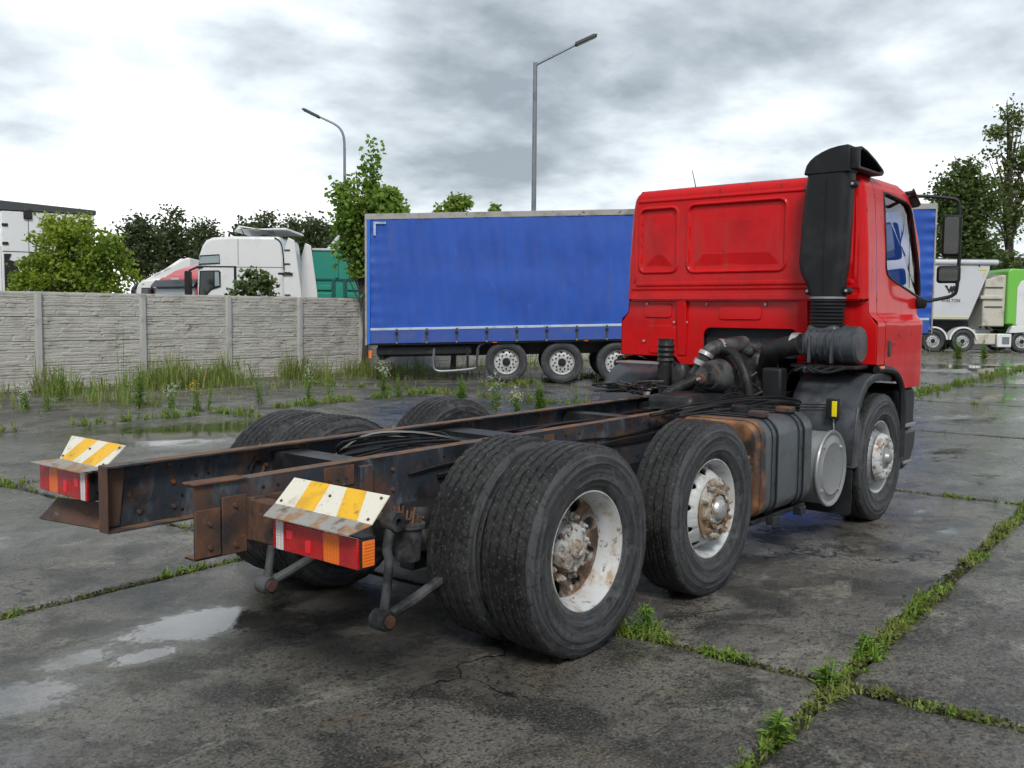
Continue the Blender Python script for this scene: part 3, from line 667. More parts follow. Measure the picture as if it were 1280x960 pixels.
# anti-roll bar behind the axle with two hanging links
def link_arm(x, y, zt, zb, dx):
    mb = MB(); mb.tube([(x + .02, y, zt), (x - .015, y, zt - .12), (x - .005, y, (zt + zb) / 2 + .02), (x - .03, y, zb + .05), (x - .04, y, zb)], [.028, .023, .021, .023, .022], 12, 4).build('stabiliser_link', 'greysteel', truck)
    MB().lathe([(.018, -.04), (.045, -.04), (.048, -.03), (.048, .03), (.045, .04), (.018, .04)], 20, (x + .02, y, zt), 'y', closed=True).build('link_eye', 'greysteel', truck)
    MB().lathe([(.016, -.045), (.046, -.045), (.05, -.03), (.05, .03), (.046, .045), (.016, .045)], 20, (x - .045, y, zb - .01), 'y', closed=True).build('link_eye', 'greysteel', truck)
    MB().cyl((x - .045, y - .055, zb - .01), (x - .045, y + .055, zb - .01), .03, n=14).build('link_bush', 'rust', truck)
    MB().tube([(x - .03, y - .01, zb), (x + .15, y - .03, zb + .06), (x + .40, y - .02, zb + .13), (x + .62, y, zb + .15)], .027, 10, 4).build('stabiliser_arm', 'greysteel', truck)
link_arm(-.80, -.645, .715, .275, 1); link_arm(-.66, .44, .60, .20, 1)
MB().tube([(-.18, -.645, .43), (-.2, -.3, .38), (-.2, .2, .36), (-.04, .44, .35)], .034, 10, 4).build('stabiliser_bar', 'black_steel', truck)
MB().cyl((-.80, -.645, .715), (-.74, -.41, .73), .025, n=12).build('link_pin', 'rust', truck)

# ---- tail lamps and warning boards
def tail_lamp(X, yin, yout, z0, z1, depth=.085):
    sg = 1 if yout > yin else -1; L = abs(yout - yin); t = empty('tail_lamp', (X, (yin + yout) / 2, z0), 0, truck)
    def bx(n, m, a, b, x0, x1, za, zb, bev=.004):
        ya, yb = yin + sg * L * a - (yin + yout) / 2, yin + sg * L * b - (yin + yout) / 2
        return MB().box(x0, x1, min(ya, yb), max(ya, yb), za, zb).build(n, m, t, 30, bev)
    H = z1 - z0
    bx('housing', 'plastic', 0, 1, .012, depth, 0, H, .006)
    e = .003
    bx('red_lens', 'lens_red', 0.0, .035, 0, .015, e, H - e)
    bx('reversing_lens', 'lens_white', .037, .125, -.001, .015, e, H - e)
    bx('red_lens', 'lens_red', .127, .60, 0, .015, e, H - e)
    bx('reflector', 'reflector', .40, .46, -.004, .002, H * .16, H * .58, .003)
    bx('reflector', 'reflector', .17, .24, -.0025, .002, H * .45, H * .75, .006)
    bx('indicator_lens', 'lens_amber', .602, .78, 0, .015, e, H - e)
    bx('red_lens', 'lens_red', .782, .985, 0, .015, e, H - e)
    ys = yout - (yin + yout) / 2
    MB().box(.014, depth - .012, min(ys, ys + sg * .010), max(ys, ys + sg * .010), .012, H - .012).build('side_lens', 'lens_amber', t, 30, .004)
    return t
tail_lamp(-1.42, -.612, -1.145, .700, .826)
tail_lamp(-1.60, .612, 1.118, .752, .892)
def board(name, bl, br, tl, tr, lip, stripes):
    """bent sheet: sloping striped face plus a lip towards the rear; corners in truck coordinates"""
    bl, br, tl, tr = map(Vector, (bl, br, tl, tr)); n = (br - bl).cross(tl - bl).normalized()
    if n.x > 0: n = -n
    th = .004
    o = MB().add([bl, br, tr, tl, bl - n * th, br - n * th, tr - n * th, tl - n * th], [(0, 1, 2, 3), (7, 6, 5, 4), (0, 4, 5, 1), (1, 5, 6, 2), (2, 6, 7, 3), (3, 7, 4, 0)]).build(name, 'brd_white', truck, 20)
    def P(u, v, h): return bl.lerp(br, u).lerp(tl.lerp(tr, u), v) + n * h
    for (a, b, c, d) in stripes:         # bottom from a to b, top from c to d
        ring = [(a, .01), (b, .01), (d, .99), (c, .99)]
        vs = [P(u, v, .0022) for u, v in ring] + [P(u, v, .0002) for u, v in ring]
        MB().add(vs, [(0, 1, 2, 3), (0, 4, 5, 1), (1, 5, 6, 2), (2, 6, 7, 3), (3, 7, 4, 0)]).build('stripe', 'brd_yellow', o, 20)
    l0, l1 = Vector(lip[0]), Vector(lip[1]); dn = Vector((0, 0, -.004))
    MB().add([bl, br, l1, l0, bl + dn, br + dn, l1 + dn, l0 + dn], [(0, 1, 2, 3), (7, 6, 5, 4), (0, 4, 5, 1), (1, 5, 6, 2), (2, 6, 7, 3), (3, 7, 4, 0)]).build('lip', 'lipgrey', o, 20)
    for u, v in ((.05, .12), (.95, .12), (.95, .85), (.48, .6)): MB().cyl(P(u, v, .001), P(u, v, .006), .006, n=10).build('rivet', 'rust', o)
    return o
board('warning_board', (-1.40, -.600, .885), (-1.40, -1.194, .885), (-1.28, -.573, .974), (-1.28, -1.163, .974), [(-1.475, -.625, .850), (-1.475, -1.145, .850)], [(.22, .42, .20, .40), (.66, .86, .58, .78)])
board('warning_board', (-1.58, .925, .930), (-1.58, .483, .930), (-1.46, 1.043, 1.024), (-1.46, .492, 1.026), [(-1.655, 1.09, .905), (-1.64, .60, .905)], [(.03, .30, .28, .50), (.52, .80, .70, .93)])
MB().box(-1.5, -1.44, .42, .62, .78, .84).build('lamp_bracket_arm', 'black_steel', truck, 30, .004)
MB().box(-1.56, -1.52, .44, .64, .80, .90).build('lamp_connector', 'plastic', truck, 30, .006)
v = [(-1.50, 1.13, .695), (-1.42, .56, .72), (-1.52, .56, .610), (-1.57, 1.20, .585)]
MB().add([Vector(p) for p in v] + [Vector(p) + Vector((.006, 0, -.006)) for p in v], [(0, 1, 2, 3), (7, 6, 5, 4), (0, 4, 5, 1), (1, 5, 6, 2), (2, 6, 7, 3), (3, 7, 4, 0)]).build('bumper_flap', 'rust', truck, 20)

# ---- cables and hoses along the frame
rng = random.Random(11)
def cable(pts, r=.009, m='cable', name='cable', n=6): return MB().tube(pts, r, n, 5).build(name, m, truck)
for k in range(7):
    y = rng.uniform(-.26, .28); pts = []
    for i, x in enumerate(np.linspace(-.7 + k * .12, 3.2, 9)): pts.append((x, y + rng.uniform(-.05, .05), railz(x) - .05 - rng.random() * .07))
    cable(pts, rng.choice([.008, .011, .014]))
for k in range(6):
    cable([(-.5 + rng.random() * .3, .36, .80), (-.35 + rng.random() * .3, .24 + rng.uniform(-.06, .06), .90 + rng.random() * .07), (-.05 + rng.random() * .3, .05 + rng.uniform(-.1, .1), .93 + rng.random() * .06), (.3, -.1 + rng.uniform(-.1, .1), .93), (.6, -.2, .86)], rng.choice([.006, .008, .010]))
for k in range(9):                      # bundle over the tank
    z = .99 + rng.random() * .045; y0 = -.47 - k * .022
    cable([(1.75 + rng.random() * .3, y0 + .05, z - .01), (2.2, y0, z + rng.uniform(0, .03)), (2.7, y0 - rng.random() * .12, z + rng.uniform(.0, .05)), (3.1, y0 - rng.random() * .3, z + .02), (3.4, y0 - rng.random() * .3, z - .03), (3.52, y0 - .1, z - .12)], rng.choice([.008, .011, .013]))
for k in range(3): cable([(3.40, -1.02, .99 - .02 * k), (3.2, -.8, 1.0 - .02 * k), (2.9, -.52, 1.04 + .02 * k), (2.8, -.40, 1.02)], .005)
for k in range(10):                     # tangle on the far rail by the cab
    cx, cy = 3.0 + rng.uniform(-.25, .35), .48 + rng.uniform(-.1, .18); pts = []
    for i in range(9): pts.append((cx + rng.uniform(-.16, .16), cy + rng.uniform(-.14, .14), 1.02 + rng.random() * .09))
    cable(pts, .008)
MB().box(2.02, 2.40, -.60, -.54, .995, 1.02).build('sensor_lead', 'plastic', truck, 30, .008)
MB().cyl((2.28, -.575, 1.015), (2.40, -.585, 1.015), .022, n=12).build('lead_connector', 'lens_white', truck)

# ---- fuel tank, straps, silencer drum
def tank():
    y0, y1, z0, z1, r = -1.155, -.47, .335, .985, .12
    sec = rrect(y0, y1, z0, z1, r, 7)
    t = MB()
    xs = [1.985, 2.0, 2.80, 2.815]; sc = [.985, 1, 1, .985]
    n = len(sec); cy, cz = (y0 + y1) / 2, (z0 + z1) / 2
    vs = [(x, cy + (a - cy) * s_, cz + (b - cz) * s_) for x, s_ in zip(xs, sc) for a, b in sec]
    fs = []
    for i in range(3): fs += [(i * n + k, i * n + (k + 1) % n, (i + 1) * n + (k + 1) % n, (i + 1) * n + k) for k in range(n)]
    fs.append(tuple(range(3 * n, 4 * n)))
    tk = t.add(vs, fs).build('fuel_tank', 'tank', truck, 35)
    e = MB(); xs = [1.985, 1.96, 1.945, 1.94, 1.944, 1.944]; sc = [.992, .985, .96, .93, .86, .0]
    vs = [(x, cy + (a - cy) * s_, cz + (b - cz) * s_) for x, s_ in zip(xs, sc) for a, b in sec]; fs = []
    for i in range(5): fs += [(i * n + k, i * n + (k + 1) % n, (i + 1) * n + (k + 1) % n, (i + 1) * n + k) for k in range(n)]
    e.add(vs, fs).build('tank_end', 'tankrust', tk, 35)
    # rusted rear third of the shell
    MB().grid(lambda a, b: (1.985 + .07 * b, *[(cy + (p[0] - cy) * 1.003, cz + (p[1] - cz) * 1.003) for p in [sec[int(a * n) % n]]][0]), n, 1, True).build('tank_skin', 'tankrust', tk, 35)
    for x in (2.17, 2.60):
        so_ = rrect(y0 - .008, y1 + .008, z0 - .008, z1 + .008, r + .008, 7)
        MB().grid(lambda a, b: (x - .03 + .06 * b, *so_[int(round(a * n)) % n]), n, 1, True).build('tank_strap', 'greyplastic', tk, 35)
        s2 = rrect(y0 - .012, y1 + .012, z0 - .012, z1 + .012, r + .012, 7)
        MB().tube([(x + .034, a, b) for a, b in s2], .009, 6, 0, True).build('strap_edge', 'cable', tk)
        MB().box(x - .045, x + .045, y0 - .04, y0 + .02, z0 - .05, z0 + .01).build('strap_foot', 'black_steel', tk, 30, .006)
        MB().box(x - .03, x + .05, y0 + .06, y0 + .18, z1 + .006, z1 + .05).build('strap_clamp', 'rust', tk, 30, .01)
    MB().lathe([(0, 1.045), (.05, 1.045), (.06, 1.035), (.06, .985)], 24, (2.38, -.80, 0), 'z').build('filler_cap', 'black_steel', tk)
    MB().box(2.0, 2.85, -1.1, -.4, .29, .325).build('tank_bracket', 'black_steel', tk, 30, .008)
tank()
d = MB().lathe([(0, -.11), (.268, -.11), (.272, -.10), (.272, .50), (.0, .50)], 48, (3.20, -.64, .535)).build('silencer_drum', 'alu', truck)
MB().lathe([(0, .478), (.17, .480), (.195, .486), (.205, .478), (.25, .474), (.262, .482), (.282, .484), (.288, .472), (.285, .458), (.268, .45)], 56, (3.20, -.675, .535)).build('end_cover', 'alu', d)
for a in (40, 130, 220, 310):
    x, z = 3.20 + .228 * math.cos(R(a)), .535 + .228 * math.sin(R(a)); MB().cyl((x, -1.14, z), (x, -1.160, z), .014, n=8).build('bolt', 'steelcap', d)
MB().cyl((3.165, -.6, .545), (3.165, -.35, .545), .1, n=20).build('exhaust_pipe', 'rust', d)

# ---- engine, gearbox, pipes seen through the cab tunnel
MB().box(3.75, 4.9, -.30, .26, .75, 1.36).build('engine_block', 'greysteel', truck, 30, .04)
MB().prism([(3.72, 1.32), (3.72, 1.40), (3.9, 1.44), (4.9, 1.44), (4.9, 1.32)], -.24, .20).build('rocker_cover', 'greysteel', truck, 30, .03)
for k in range(5): MB().box(3.78 + k * .17, 3.86 + k * .17, -.34, -.28, 1.15, 1.42).build('cylinder_lug', 'greysteel', truck, 30, .015)
MB().lathe([(0, -.10), (.20, -.10), (.25, -.02), (.30, .12), (.34, .3), (.34, .34)], 32, (3.42, -.03, 1.02), 'x').build('bell_housing', 'black_steel', truck)
MB().box(2.75, 3.42, -.22, .2, .66, 1.04).build('gearbox', 'black_steel', truck, 30, .05)
MB().lathe([(0, -.02), (.10, -.02), (.13, .03), (.14, .16), (.10, .22), (.0, .22)], 28, (3.20, -.12, 1.17), 'x').build('retarder_housing', 'greysteel', truck)
MB().box(3.06, 3.22, -.17, -.06, 1.10, 1.22).build('drive_unit', 'greysteel', truck, 30, .02)
MB().lathe([(0, -.012), (.03, -.012), (.045, 0), (.05, .03)], 20, (3.05, -.115, 1.16), 'x').build('drive_flange', 'rust', truck)
MB().lathe([(0, -.03), (.012, -.03), (.016, 0)], 12, (3.04, -.115, 1.16), 'x').build('drive_nut', 'steelcap', truck)
MB().tube([(3.55, .30, .96), (3.45, .20, 1.10), (3.42, .10, 1.22), (3.44, .06, 1.31), (3.5, .02, 1.38), (3.62, -.06, 1.41), (3.8, -.12, 1.42)], [.05, .05, .05, .055, .065, .07, .075], 14, 5).build('coolant_pipe', 'greysteel', truck)
for p, q in (((3.425, .085, 1.25), (3.43, .07, 1.29)), ((3.44, .055, 1.32), (3.455, .045, 1.35)), ((3.55, -.02, 1.40), (3.58, -.035, 1.405))): MB().cyl(p, q, .068, n=20).build('hose_clamp', 'steelcap', truck)
MB().tube([(3.02, .24, .93), (3.1, .22, 1.0), (3.2, .18, 1.06), (3.34, .10, 1.12), (3.42, .05, 1.22)], .045, 12, 5).build('lower_hose', 'hose', truck)
MB().tube([(3.5, -.10, 1.37), (3.4, -.22, 1.37), (3.33, -.33, 1.28), (3.3, -.40, 1.15), (3.3, -.43, 1.02)], .036, 12, 5).build('breather_hose', 'hose', truck)
MB().tube([(3.55, -.74, 1.44), (3.57, -.60, 1.42), (3.6, -.48, 1.37), (3.68, -.40, 1.28), (3.75, -.36, 1.12), (3.78, -.35, .95)], [.078, .082, .082, .08, .078, .075], 20, 6).build('intake_pipe', 'hose', truck)
MB().box(3.45, 3.58, -.62, -.45, .98, 1.25).build('valve_block', 'black_steel', truck, 30, .02)
MB().lathe([(.0, 1.0), (.07, 1.0), (.085, 1.05), (.085, 1.2), (.05, 1.25), (0, 1.25)], 20, (3.45, .28, 0), 'z').build('filter_housing', 'black_steel', truck)
MB().lathe([(.0, .95), (.06, .95), (.06, 1.27)] + [(.078 - .012 * (i % 2), 1.27 + .022 * i) for i in range(8)] + [(.07, 1.46), (0, 1.46)], 24, (3.5, .47, 0), 'z').build('exhaust_flexible', 'hose', truck)
MB().box(3.42, 3.64, .50, .94, 1.235, 1.250).build('step_plate', 'alu', truck, 30, .003)
MB().box(3.50, 3.62, .40, .56, 1.0, 1.26).build('valve_block', 'black_steel', truck, 30, .02)
mb = MB(); rng = random.Random(8)
for i in range(30):
    x, y, z = rng.uniform(3.3, 3.8), rng.uniform(-.5, .4), rng.uniform(.9, 1.2); s_ = rng.uniform(.02, .07)
    mb.box(x, x + s_, y, y + s_, z, z + s_)
tag(mb.build('engine_fittings', 'black_steel', truck, 30), kind='stuff')
# fan of thin hoses down by the gearbox
for k in range(6): cable([(3.6, rng.uniform(-.5, .3), 1.2), (3.4, rng.uniform(-.5, .3), 1.0 + rng.random() * .15), (3.1, rng.uniform(-.35, .3), .95), (2.6, rng.uniform(-.3, .3), .93)], .013, 'hose', 'hose')

# ------------------------------------------------------------------ cab of the red truck
def sst(x, a, b):
    t = min(1, max(0, (x - a) / (b - a))); return t * t * (3 - 2 * t)
def side_y(z):
    y = float(np.interp(z, [1.0, 1.7, 1.8, 2.2, 2.62, 2.72, 2.77, 2.81], [1.135, 1.135, 1.13, 1.115, 1.085, 1.065, 1.04, 1.0]))
    return y + .075 * sst(z, 1.70, 1.615) if z < 1.70 else y
def xs(z): return float(np.interp(z, [1.0, 1.62, 1.80, 2.30, 2.60, 2.81], [4.98, 4.98, 5.17, 5.19, 5.02, 4.86]))
def rcf(z): return 5.45 - .25 * max(0, z - 1.9) - xs(z)
def S(x, z):
    y = side_y(z); d = x - xs(z)
    RC = rcf(z)
    if d > 0: y -= RC - math.sqrt(max(0, RC * RC - min(d, RC) ** 2))
    return y
XB = 3.86
def emboss(y, z):
    h = 0
    for y0, y1, z0, z1, r in ((.655, .985, 2.065, 2.63, .05), (-.475, .435, 2.06, 2.64, .06), (-.975, -.60, 2.065, 2.63, .05)):
        cx, cz = (y0 + y1) / 2, (z0 + z1) / 2; qx, qz = abs(y - cx) - (y1 - y0) / 2 + r, abs(z - cz) - (z1 - z0) / 2 + r
        d = -(math.hypot(max(qx, 0), max(qz, 0)) + min(max(qx, qz), 0) - r)      # >0 inside
        h += -.011 * sst(d, -.026, -.012) * (1 - sst(d, -.004, .008))             # raised bead round the panel
        if d > 0:
            h += .016 * sst(d, 0, .010) * (1 - .0) - .010 * sst(d, .035, .16)
            u, v = (y - cx) / (y1 - y0), (z - cz) / (z1 - z0)
            h += .003 * math.exp(-((u + .18 + v * .3) / .10) ** 2) * math.cos(v * 2.2) * sst(d, .03, .1)   # creases pressed into the sheet
    h += -.007 * (sst(z, 1.925, 1.935) - sst(z, 1.960, 1.970)) * (1 - sst(abs(y), 1.0, 1.03)) + .006 * (sst(z, 1.845, 1.855) - sst(z, 1.89, 1.90))
    h += -.008 * (sst(z, 2.69, 2.70) - sst(z, 2.715, 2.725))
    h += -.006 * (sst(abs(y), 1.015, 1.022) - sst(abs(y), 1.035, 1.042)) * sst(z, 1.95, 2.0)
    return h
def rear_panel():
    nu, nv = 320, 170; rc = .06; rt_ = .075
    def f(a, b):
        if b < .93: z = 1.81 + (2.735 - 1.81) * b / .93; dx = 0; zz = z
        else:
            t = (b - .93) / .07 * math.pi / 2; z = 2.735 + rt_ * math.sin(t); dx = rt_ * (1 - math.cos(t)); zz = z
        hw = side_y(zz); s_ = a * 2 - 1
        if abs(s_) < .95: y = s_ / .95 * (hw - rc); x = XB + emboss(y, z) * (1 if b < .93 else 0)
        else:
            t = (abs(s_) - .95) / .05 * math.pi / 2; y = math.copysign(hw - rc + rc * math.sin(t), s_); x = XB + rc * (1 - math.cos(t))
        return (x + dx, -y, z)
    return MB().grid(f, nu, nv).build('cab_rear_panel', 'red', truck, 60)
rear_panel()
# overhang ledge and recessed lower rear panel with the engine tunnel cut out
MB().box(3.866, 4.0, -1.075, 1.075, 1.796, 1.8095).build('rear_ledge', 'red', truck, 30, .003)
ol = [(1.125, 1.796), (1.13, 1.69), (1.205, 1.60), (1.205, 1.285), (.62, 1.285), (.56, 1.215), (.40, 1.215)]
arch = [(.335, 1.27)] + [(.335 - .07 + .07 * math.cos(R(a)), 1.485 + .07 * math.sin(R(a))) for a in range(0, 91, 15)] + [(-.48 + .07 * math.cos(R(a)), 1.485 + .07 * math.sin(R(a))) for a in range(90, 181, 15)] + [(-.55, 1.215)]
orr = [(-.70, 1.215), (-.74, 1.285), (-1.205, 1.285), (-1.205, 1.60), (-1.13, 1.69), (-1.125, 1.796)]
lower = MB().prism(ol + arch + orr, 3.915, 3.935, 'yz').build('cab_lower_panel', 'red', truck, 30, .006)
def pressed(y0, y1, z0, z1, x=3.915, d=.010):
    MB().prism(rrect(y0, y1, z0, z1, .03, 4), x - d, x + .004, 'yz').build('pressed_panel', 'red', lower, 30, .006)
pressed(.66, .95, 1.64, 1.77); pressed(.62, .90, 1.31, 1.57); pressed(-.22, .18, 1.63, 1.75)
for y in (.545, -.60):
    MB().prism([(3.868, 1.795), (3.916, 1.795), (3.916, 1.30), (3.905, 1.30)], y - .045, y + .045).build('rear_rib', 'red', lower, 30, .012)
for y, z in ((.3, 1.765), (-.26, 1.765), (.92, 1.765), (.50, 1.60), (.95, 1.42), (.63, 1.60)):
    MB().lathe([(0, -.012), (.010, -.010), (.013, 0)], 12, (3.905, y, z), 'x').build('bolt', 'steelcap', lower)
# tunnel lining behind the opening
MB().box(3.98, 5.0, .34, .352, .95, 1.57).build('tunnel_wall', 'cable', truck, 30)
MB().box(3.98, 5.0, -.562, -.55, .95, 1.57).build('tunnel_wall', 'cable', truck, 30)
MB().box(3.98, 5.0, -.562, .352, 1.572, 1.584).build('tunnel_roof', 'cable', truck, 30)
MB().box(4.98, 5.0, -.56, .35, .7, 1.57).build('radiator', 'cable', truck, 30)
# roof
MB().grid(lambda a, b: (3.935 + (5.21 - 3.935) * a, -(b * 2 - 1) * S(3.935 + (5.21 - 3.935) * a, 2.81), 2.811 + .035 * math.sin(math.pi * b) * math.sin(math.pi * min(1, a * 1.0) * .9 + .1)), 16, 24).build('cab_roof', 'red', truck, 40)
# side pillars, doors
WIN = [(4.32, 2.65), (4.345, 2.69), (4.42, 2.695), (4.88, 2.665), (4.97, 2.64), (5.03, 2.57), (5.215, 1.98), (5.24, 1.87), (5.225, 1.84), (5.16, 1.845), (4.44, 1.985), (4.35, 2.02), (4.32, 2.08)]
for sg in (-1, 1):
    MB().grid(lambda a, b: (3.915 + .178 * a, sg * S(3.915, 1.285 + (2.81 - 1.285) * b), 1.285 + (2.81 - 1.285) * b), 6, 70).build('cab_side_pillar', 'red', truck, 35)
    MB().grid(lambda a, b: ((lambda z: (4.088 + (xs(z) + .64 * rcf(z) - 4.088) * a, sg * (S(4.088 + (xs(z) + .64 * rcf(z) - 4.088) * a, z) - .001), z))(2.760 + .052 * b)), 30, 6).build('roof_rail', 'red', truck, 35)
    door = empty('door', (4.10, sg * 1.13, 1.06), 0, truck)
    off = Vector((4.10, sg * 1.13, 1.06))
    def dl(x, z, pr=0.0): return Vector((x, sg * (S(x, z) + pr), z)) - off
    zt, zm = 2.765, 1.80
    def xe(z): return xs(z) + .62 * rcf(z)
    outer = [(4.103, zt)] + [(4.103 + (xe(zt) - 4.103) * k / 14, zt) for k in range(1, 15)] + [(xe(zt + (zm - zt) * k / 20), zt + (zm - zt) * k / 20) for k in range(1, 21)] + [(xe(zm) + (4.103 - xe(zm)) * k / 20, zm) for k in range(1, 21)] + [(4.103, zm + (zt - zm) * k / 20) for k in range(1, 20)]
    N = 120; A = resample(outer, N); B = resample(WIN, N)
    mb = MB(); m = 10
    vs = []
    for r_ in range(m + 1):
        for q in range(N): p = A[q].lerp(B[q], r_ / m); vs.append(dl(p.x, p.y))
    for q in range(N): p = B[q]; vs.append(dl(p.x, p.y, -.035))
    fs = [(r_ * N + q, r_ * N + (q + 1) % N, (r_ + 1) * N + (q + 1) % N, (r_ + 1) * N + q) for r_ in range(m + 1) for q in range(N)]
    mb.add(vs, fs)
    def zb(x): return float(np.interp(x, [4.10, 4.30, 4.42, 4.52, 4.57, 4.64, 5.2], [1.275, 1.255, 1.21, 1.13, 1.075, 1.06, 1.06]))
    def lowf(a, b):
        x = 4.103 + (xe(1.60) - 4.103) * a; z0 = zb(x); z = zm - (zm - z0) * b; x = 4.103 + (xe(z) - 4.103) * a
        xx = x if z < zm - 1e-6 else x
        return dl(xx, z)
    mb.grid(lowf, 40, 40)
    mb.build('door_skin', 'red', door, 30)
    gl = MB(); C0 = Vector((4.75, 2.28)); vs = [dl(C0.x, C0.y, -.02)] + [dl(p.x, p.y, -.02) for p in B]
    gl.add(vs, [(0, 1 + q, 1 + (q + 1) % N) for q in range(N)]).build('window_glass', 'glass', door, None)
    MB().tube([dl(p.x, p.y, -.004) for p in B], .013, 6, 0, True).build('window_seal', 'plastic', door)
    mb = MB(); mb.tube([dl(5.02, 2.52, -.03), dl(4.98, 2.2, -.03), dl(4.98, 1.92, -.03)], .012, 6, 3); mb.build('quarter_bar', 'plastic', door)
    MB().prism([(4.17 - 4.10, 1.345 - 1.06), (4.235 - 4.10, 1.345 - 1.06), (4.235 - 4.10, 1.475 - 1.06), (4.17 - 4.10, 1.475 - 1.06)], sg * (S(4.2, 1.4) - 1.13 - .004), sg * (S(4.2, 1.4) - 1.13 + .008)).build('door_handle', 'blackpaint', door, 30, .008)
    # black arch trim and step unit
    tr = [(3.90, 1.27), (4.12, 1.265), (4.32, 1.235), (4.43, 1.185), (4.52, 1.10), (4.56, 1.0), (4.575, .8), (4.57, .5)]
    yo = sg * 1.215; vs = []
    MB().tube([(x, yo, z - .02) for x, z in tr], .030, 8, 3).build('arch_trim', 'plastic', truck)
    MB().box(3.93, 4.02, min(yo - sg * .03, yo + sg * .028), max(yo - sg * .03, yo + sg * .028), 1.245, 1.275).build('side_marker', 'lens_amber', truck, 30, .006)
    MB().prism([(4.585, 1.05), (5.02, 1.05), (5.06, .96), (5.05, .70), (4.60, .70)], sg * 1.17, sg * .80).build('step_housing', 'plastic', truck, 30, .03)
    MB().prism([(4.60, .685), (5.06, .685), (5.04, .52), (4.92, .38), (4.74, .34), (4.64, .38)], sg * 1.19, sg * .80).build('step_housing', 'blackpaint', truck, 30, .03)
    MB().box(4.66, 5.0, min(sg * 1.17, sg * 1.20), max(sg * 1.17, sg * 1.20), .71, .74).build('step_tread', 'alu', truck, 30, .004)
    MB().box(4.70, 4.92, min(sg * 1.19, sg * 1.21), max(sg * 1.19, sg * 1.21), .395, .42).build('step_tread', 'alu', truck, 30, .004)
    # front mudguard, lip, flap
    gp = [(4.34, 1.20), (4.1, 1.215), (3.9, 1.21), (3.76, 1.17), (3.65, 1.09), (3.56, .97), (3.52, .85), (3.50, .52)]
    y0, y1 = sg * .66, sg * 1.19
    mg = MB(); vs = []; n = 6
    for x, z in gp:
        for k in range(n + 1):
            y = y0 + (y1 - y0) * k / n; dr = 0 if k < n else .0
            vs.append((x, y, z))
    for x, z in gp:
        c = Vector((XF, 0, .55)) - Vector((x, 0, z)); c.normalize(); vs.append((x + c.x * .06, y1 + sg * .012, z + c.z * .06))
    L = n + 1
    fs = [(i * L + k, (i + 1) * L + k, (i + 1) * L + k + 1, i * L + k + 1) for i in range(len(gp) - 1) for k in range(n)]
    b0 = len(gp) * L; fs += [(i * L + n, (i + 1) * L + n, b0 + i + 1, b0 + i) for i in range(len(gp) - 1)]
    g_ = mg.add(vs, fs).build('front_mudguard', 'greyplastic', truck, 40); sm = g_.modifiers.new('solid', 'SOLIDIFY'); sm.thickness = .008
    MB().prism([(3.58, .98), (3.535, .85), (3.50, .50), (3.60, .50), (3.64, .80)], sg * 1.14, sg * 1.208).build('mudguard_edge', 'greyplastic', truck, 30, .01)
    MB().prism(rrect(-.26, .24, .13, .50, .03, 4), 0, .012, 'yz').build('mud_flap', 'plastic', truck, 30, loc=(3.515, sg * .93, 0))
    mf = MB().box(3.505, 3.514, min(sg * .98, sg * 1.15), max(sg * .98, sg * 1.15), .475, .505).build('flap_rail', 'rust', truck, 30, .003)
    # mirrors
    MB().tube([(5.12, sg * 1.0, 2.735), (5.2, sg * 1.12, 2.745), (5.27, sg * 1.30, 2.725), (5.30, sg * 1.385, 2.70), (5.305, sg * 1.405, 2.62), (5.31, sg * 1.42, 2.3), (5.305, sg * 1.415, 1.96), (5.30, sg * 1.39, 1.87), (5.26, sg * 1.30, 1.835), (5.16, sg * 1.15, 1.80)], .016, 10, 4).build('mirror_arm', 'plastic', truck)
    MB().lathe([(0, -.05), (.045, -.045), (.062, -.02), (.062, .03), (.03, .05)], 16, (5.14, sg * 1.15, 1.79), 'z').build('mirror_bracket', 'plastic', truck)
    for (ya, yb, za, zb_) in ((1.275, 1.435, 2.21, 2.575), (1.245, 1.440, 1.97, 2.125)):
        w_, h_ = (yb - ya) / 2, (zb_ - za) / 2
        mr = MB().prism(rrect(-w_, w_, -h_, h_, .03, 5), -.01, .075, 'yz').build('mirror', 'plastic', truck, 30, .018, loc=(5.285, sg * (ya + yb) / 2, (za + zb_) / 2))
        mr.rotation_euler = (0, R(-3), sg * R(-13))
        MB().prism(rrect(-w_ + .022, w_ - .022, -h_ + .022, h_ - .022, .02, 5), -.0135, -.009, 'yz').build('mirror_glass', 'mirrorglass', mr, 30)
# front of the cab
def front(z0, z1, name, m, nz=12, pull=0, tm=38.3):
    def f(a, b):
        z = z0 + (z1 - z0) * b; Y = side_y(z); x0 = xs(z); RC = rcf(z); s_ = a * 2 - 1
        if abs(s_) > .7:
            t = R(90) - (abs(s_) - .7) / .3 * R(90 - tm); x = x0 + RC * math.sin(t); y = Y - RC + RC * math.cos(t)
            if abs(s_) > .999: pass
        else: x = x0 + RC; y = (Y - RC) * abs(s_) / .7
        return (x - pull, math.copysign(y, s_), z)
    return MB().grid(f, 60, nz).build(name, m, truck, 40)
front(1.06, 1.80, 'front_panel', 'red'); front(1.805, 2.62, 'windscreen', 'glass', 12, .01, 52)
for sg in (-1, 1):
    MB().grid(lambda a, b: (xs(1.80 + .83 * b) + rcf(1.80 + .83 * b) * math.sin(R(38 + 16 * a)), sg * (side_y(1.80 + .83 * b) - rcf(1.80 + .83 * b) * (1 - math.cos(R(38 + 16 * a)))), 1.80 + .83 * b), 8, 12).build('windscreen_pillar', 'red', truck, 40); front(2.625, 2.81, 'front_header', 'red', 8)
MB().prism([(5.07, 1.05), (5.36, 1.05), (5.42, .95), (5.42, .45), (5.30, .38), (5.07, .42)], -1.05, 1.05).build('front_bumper', 'plastic', truck, 30, .05)
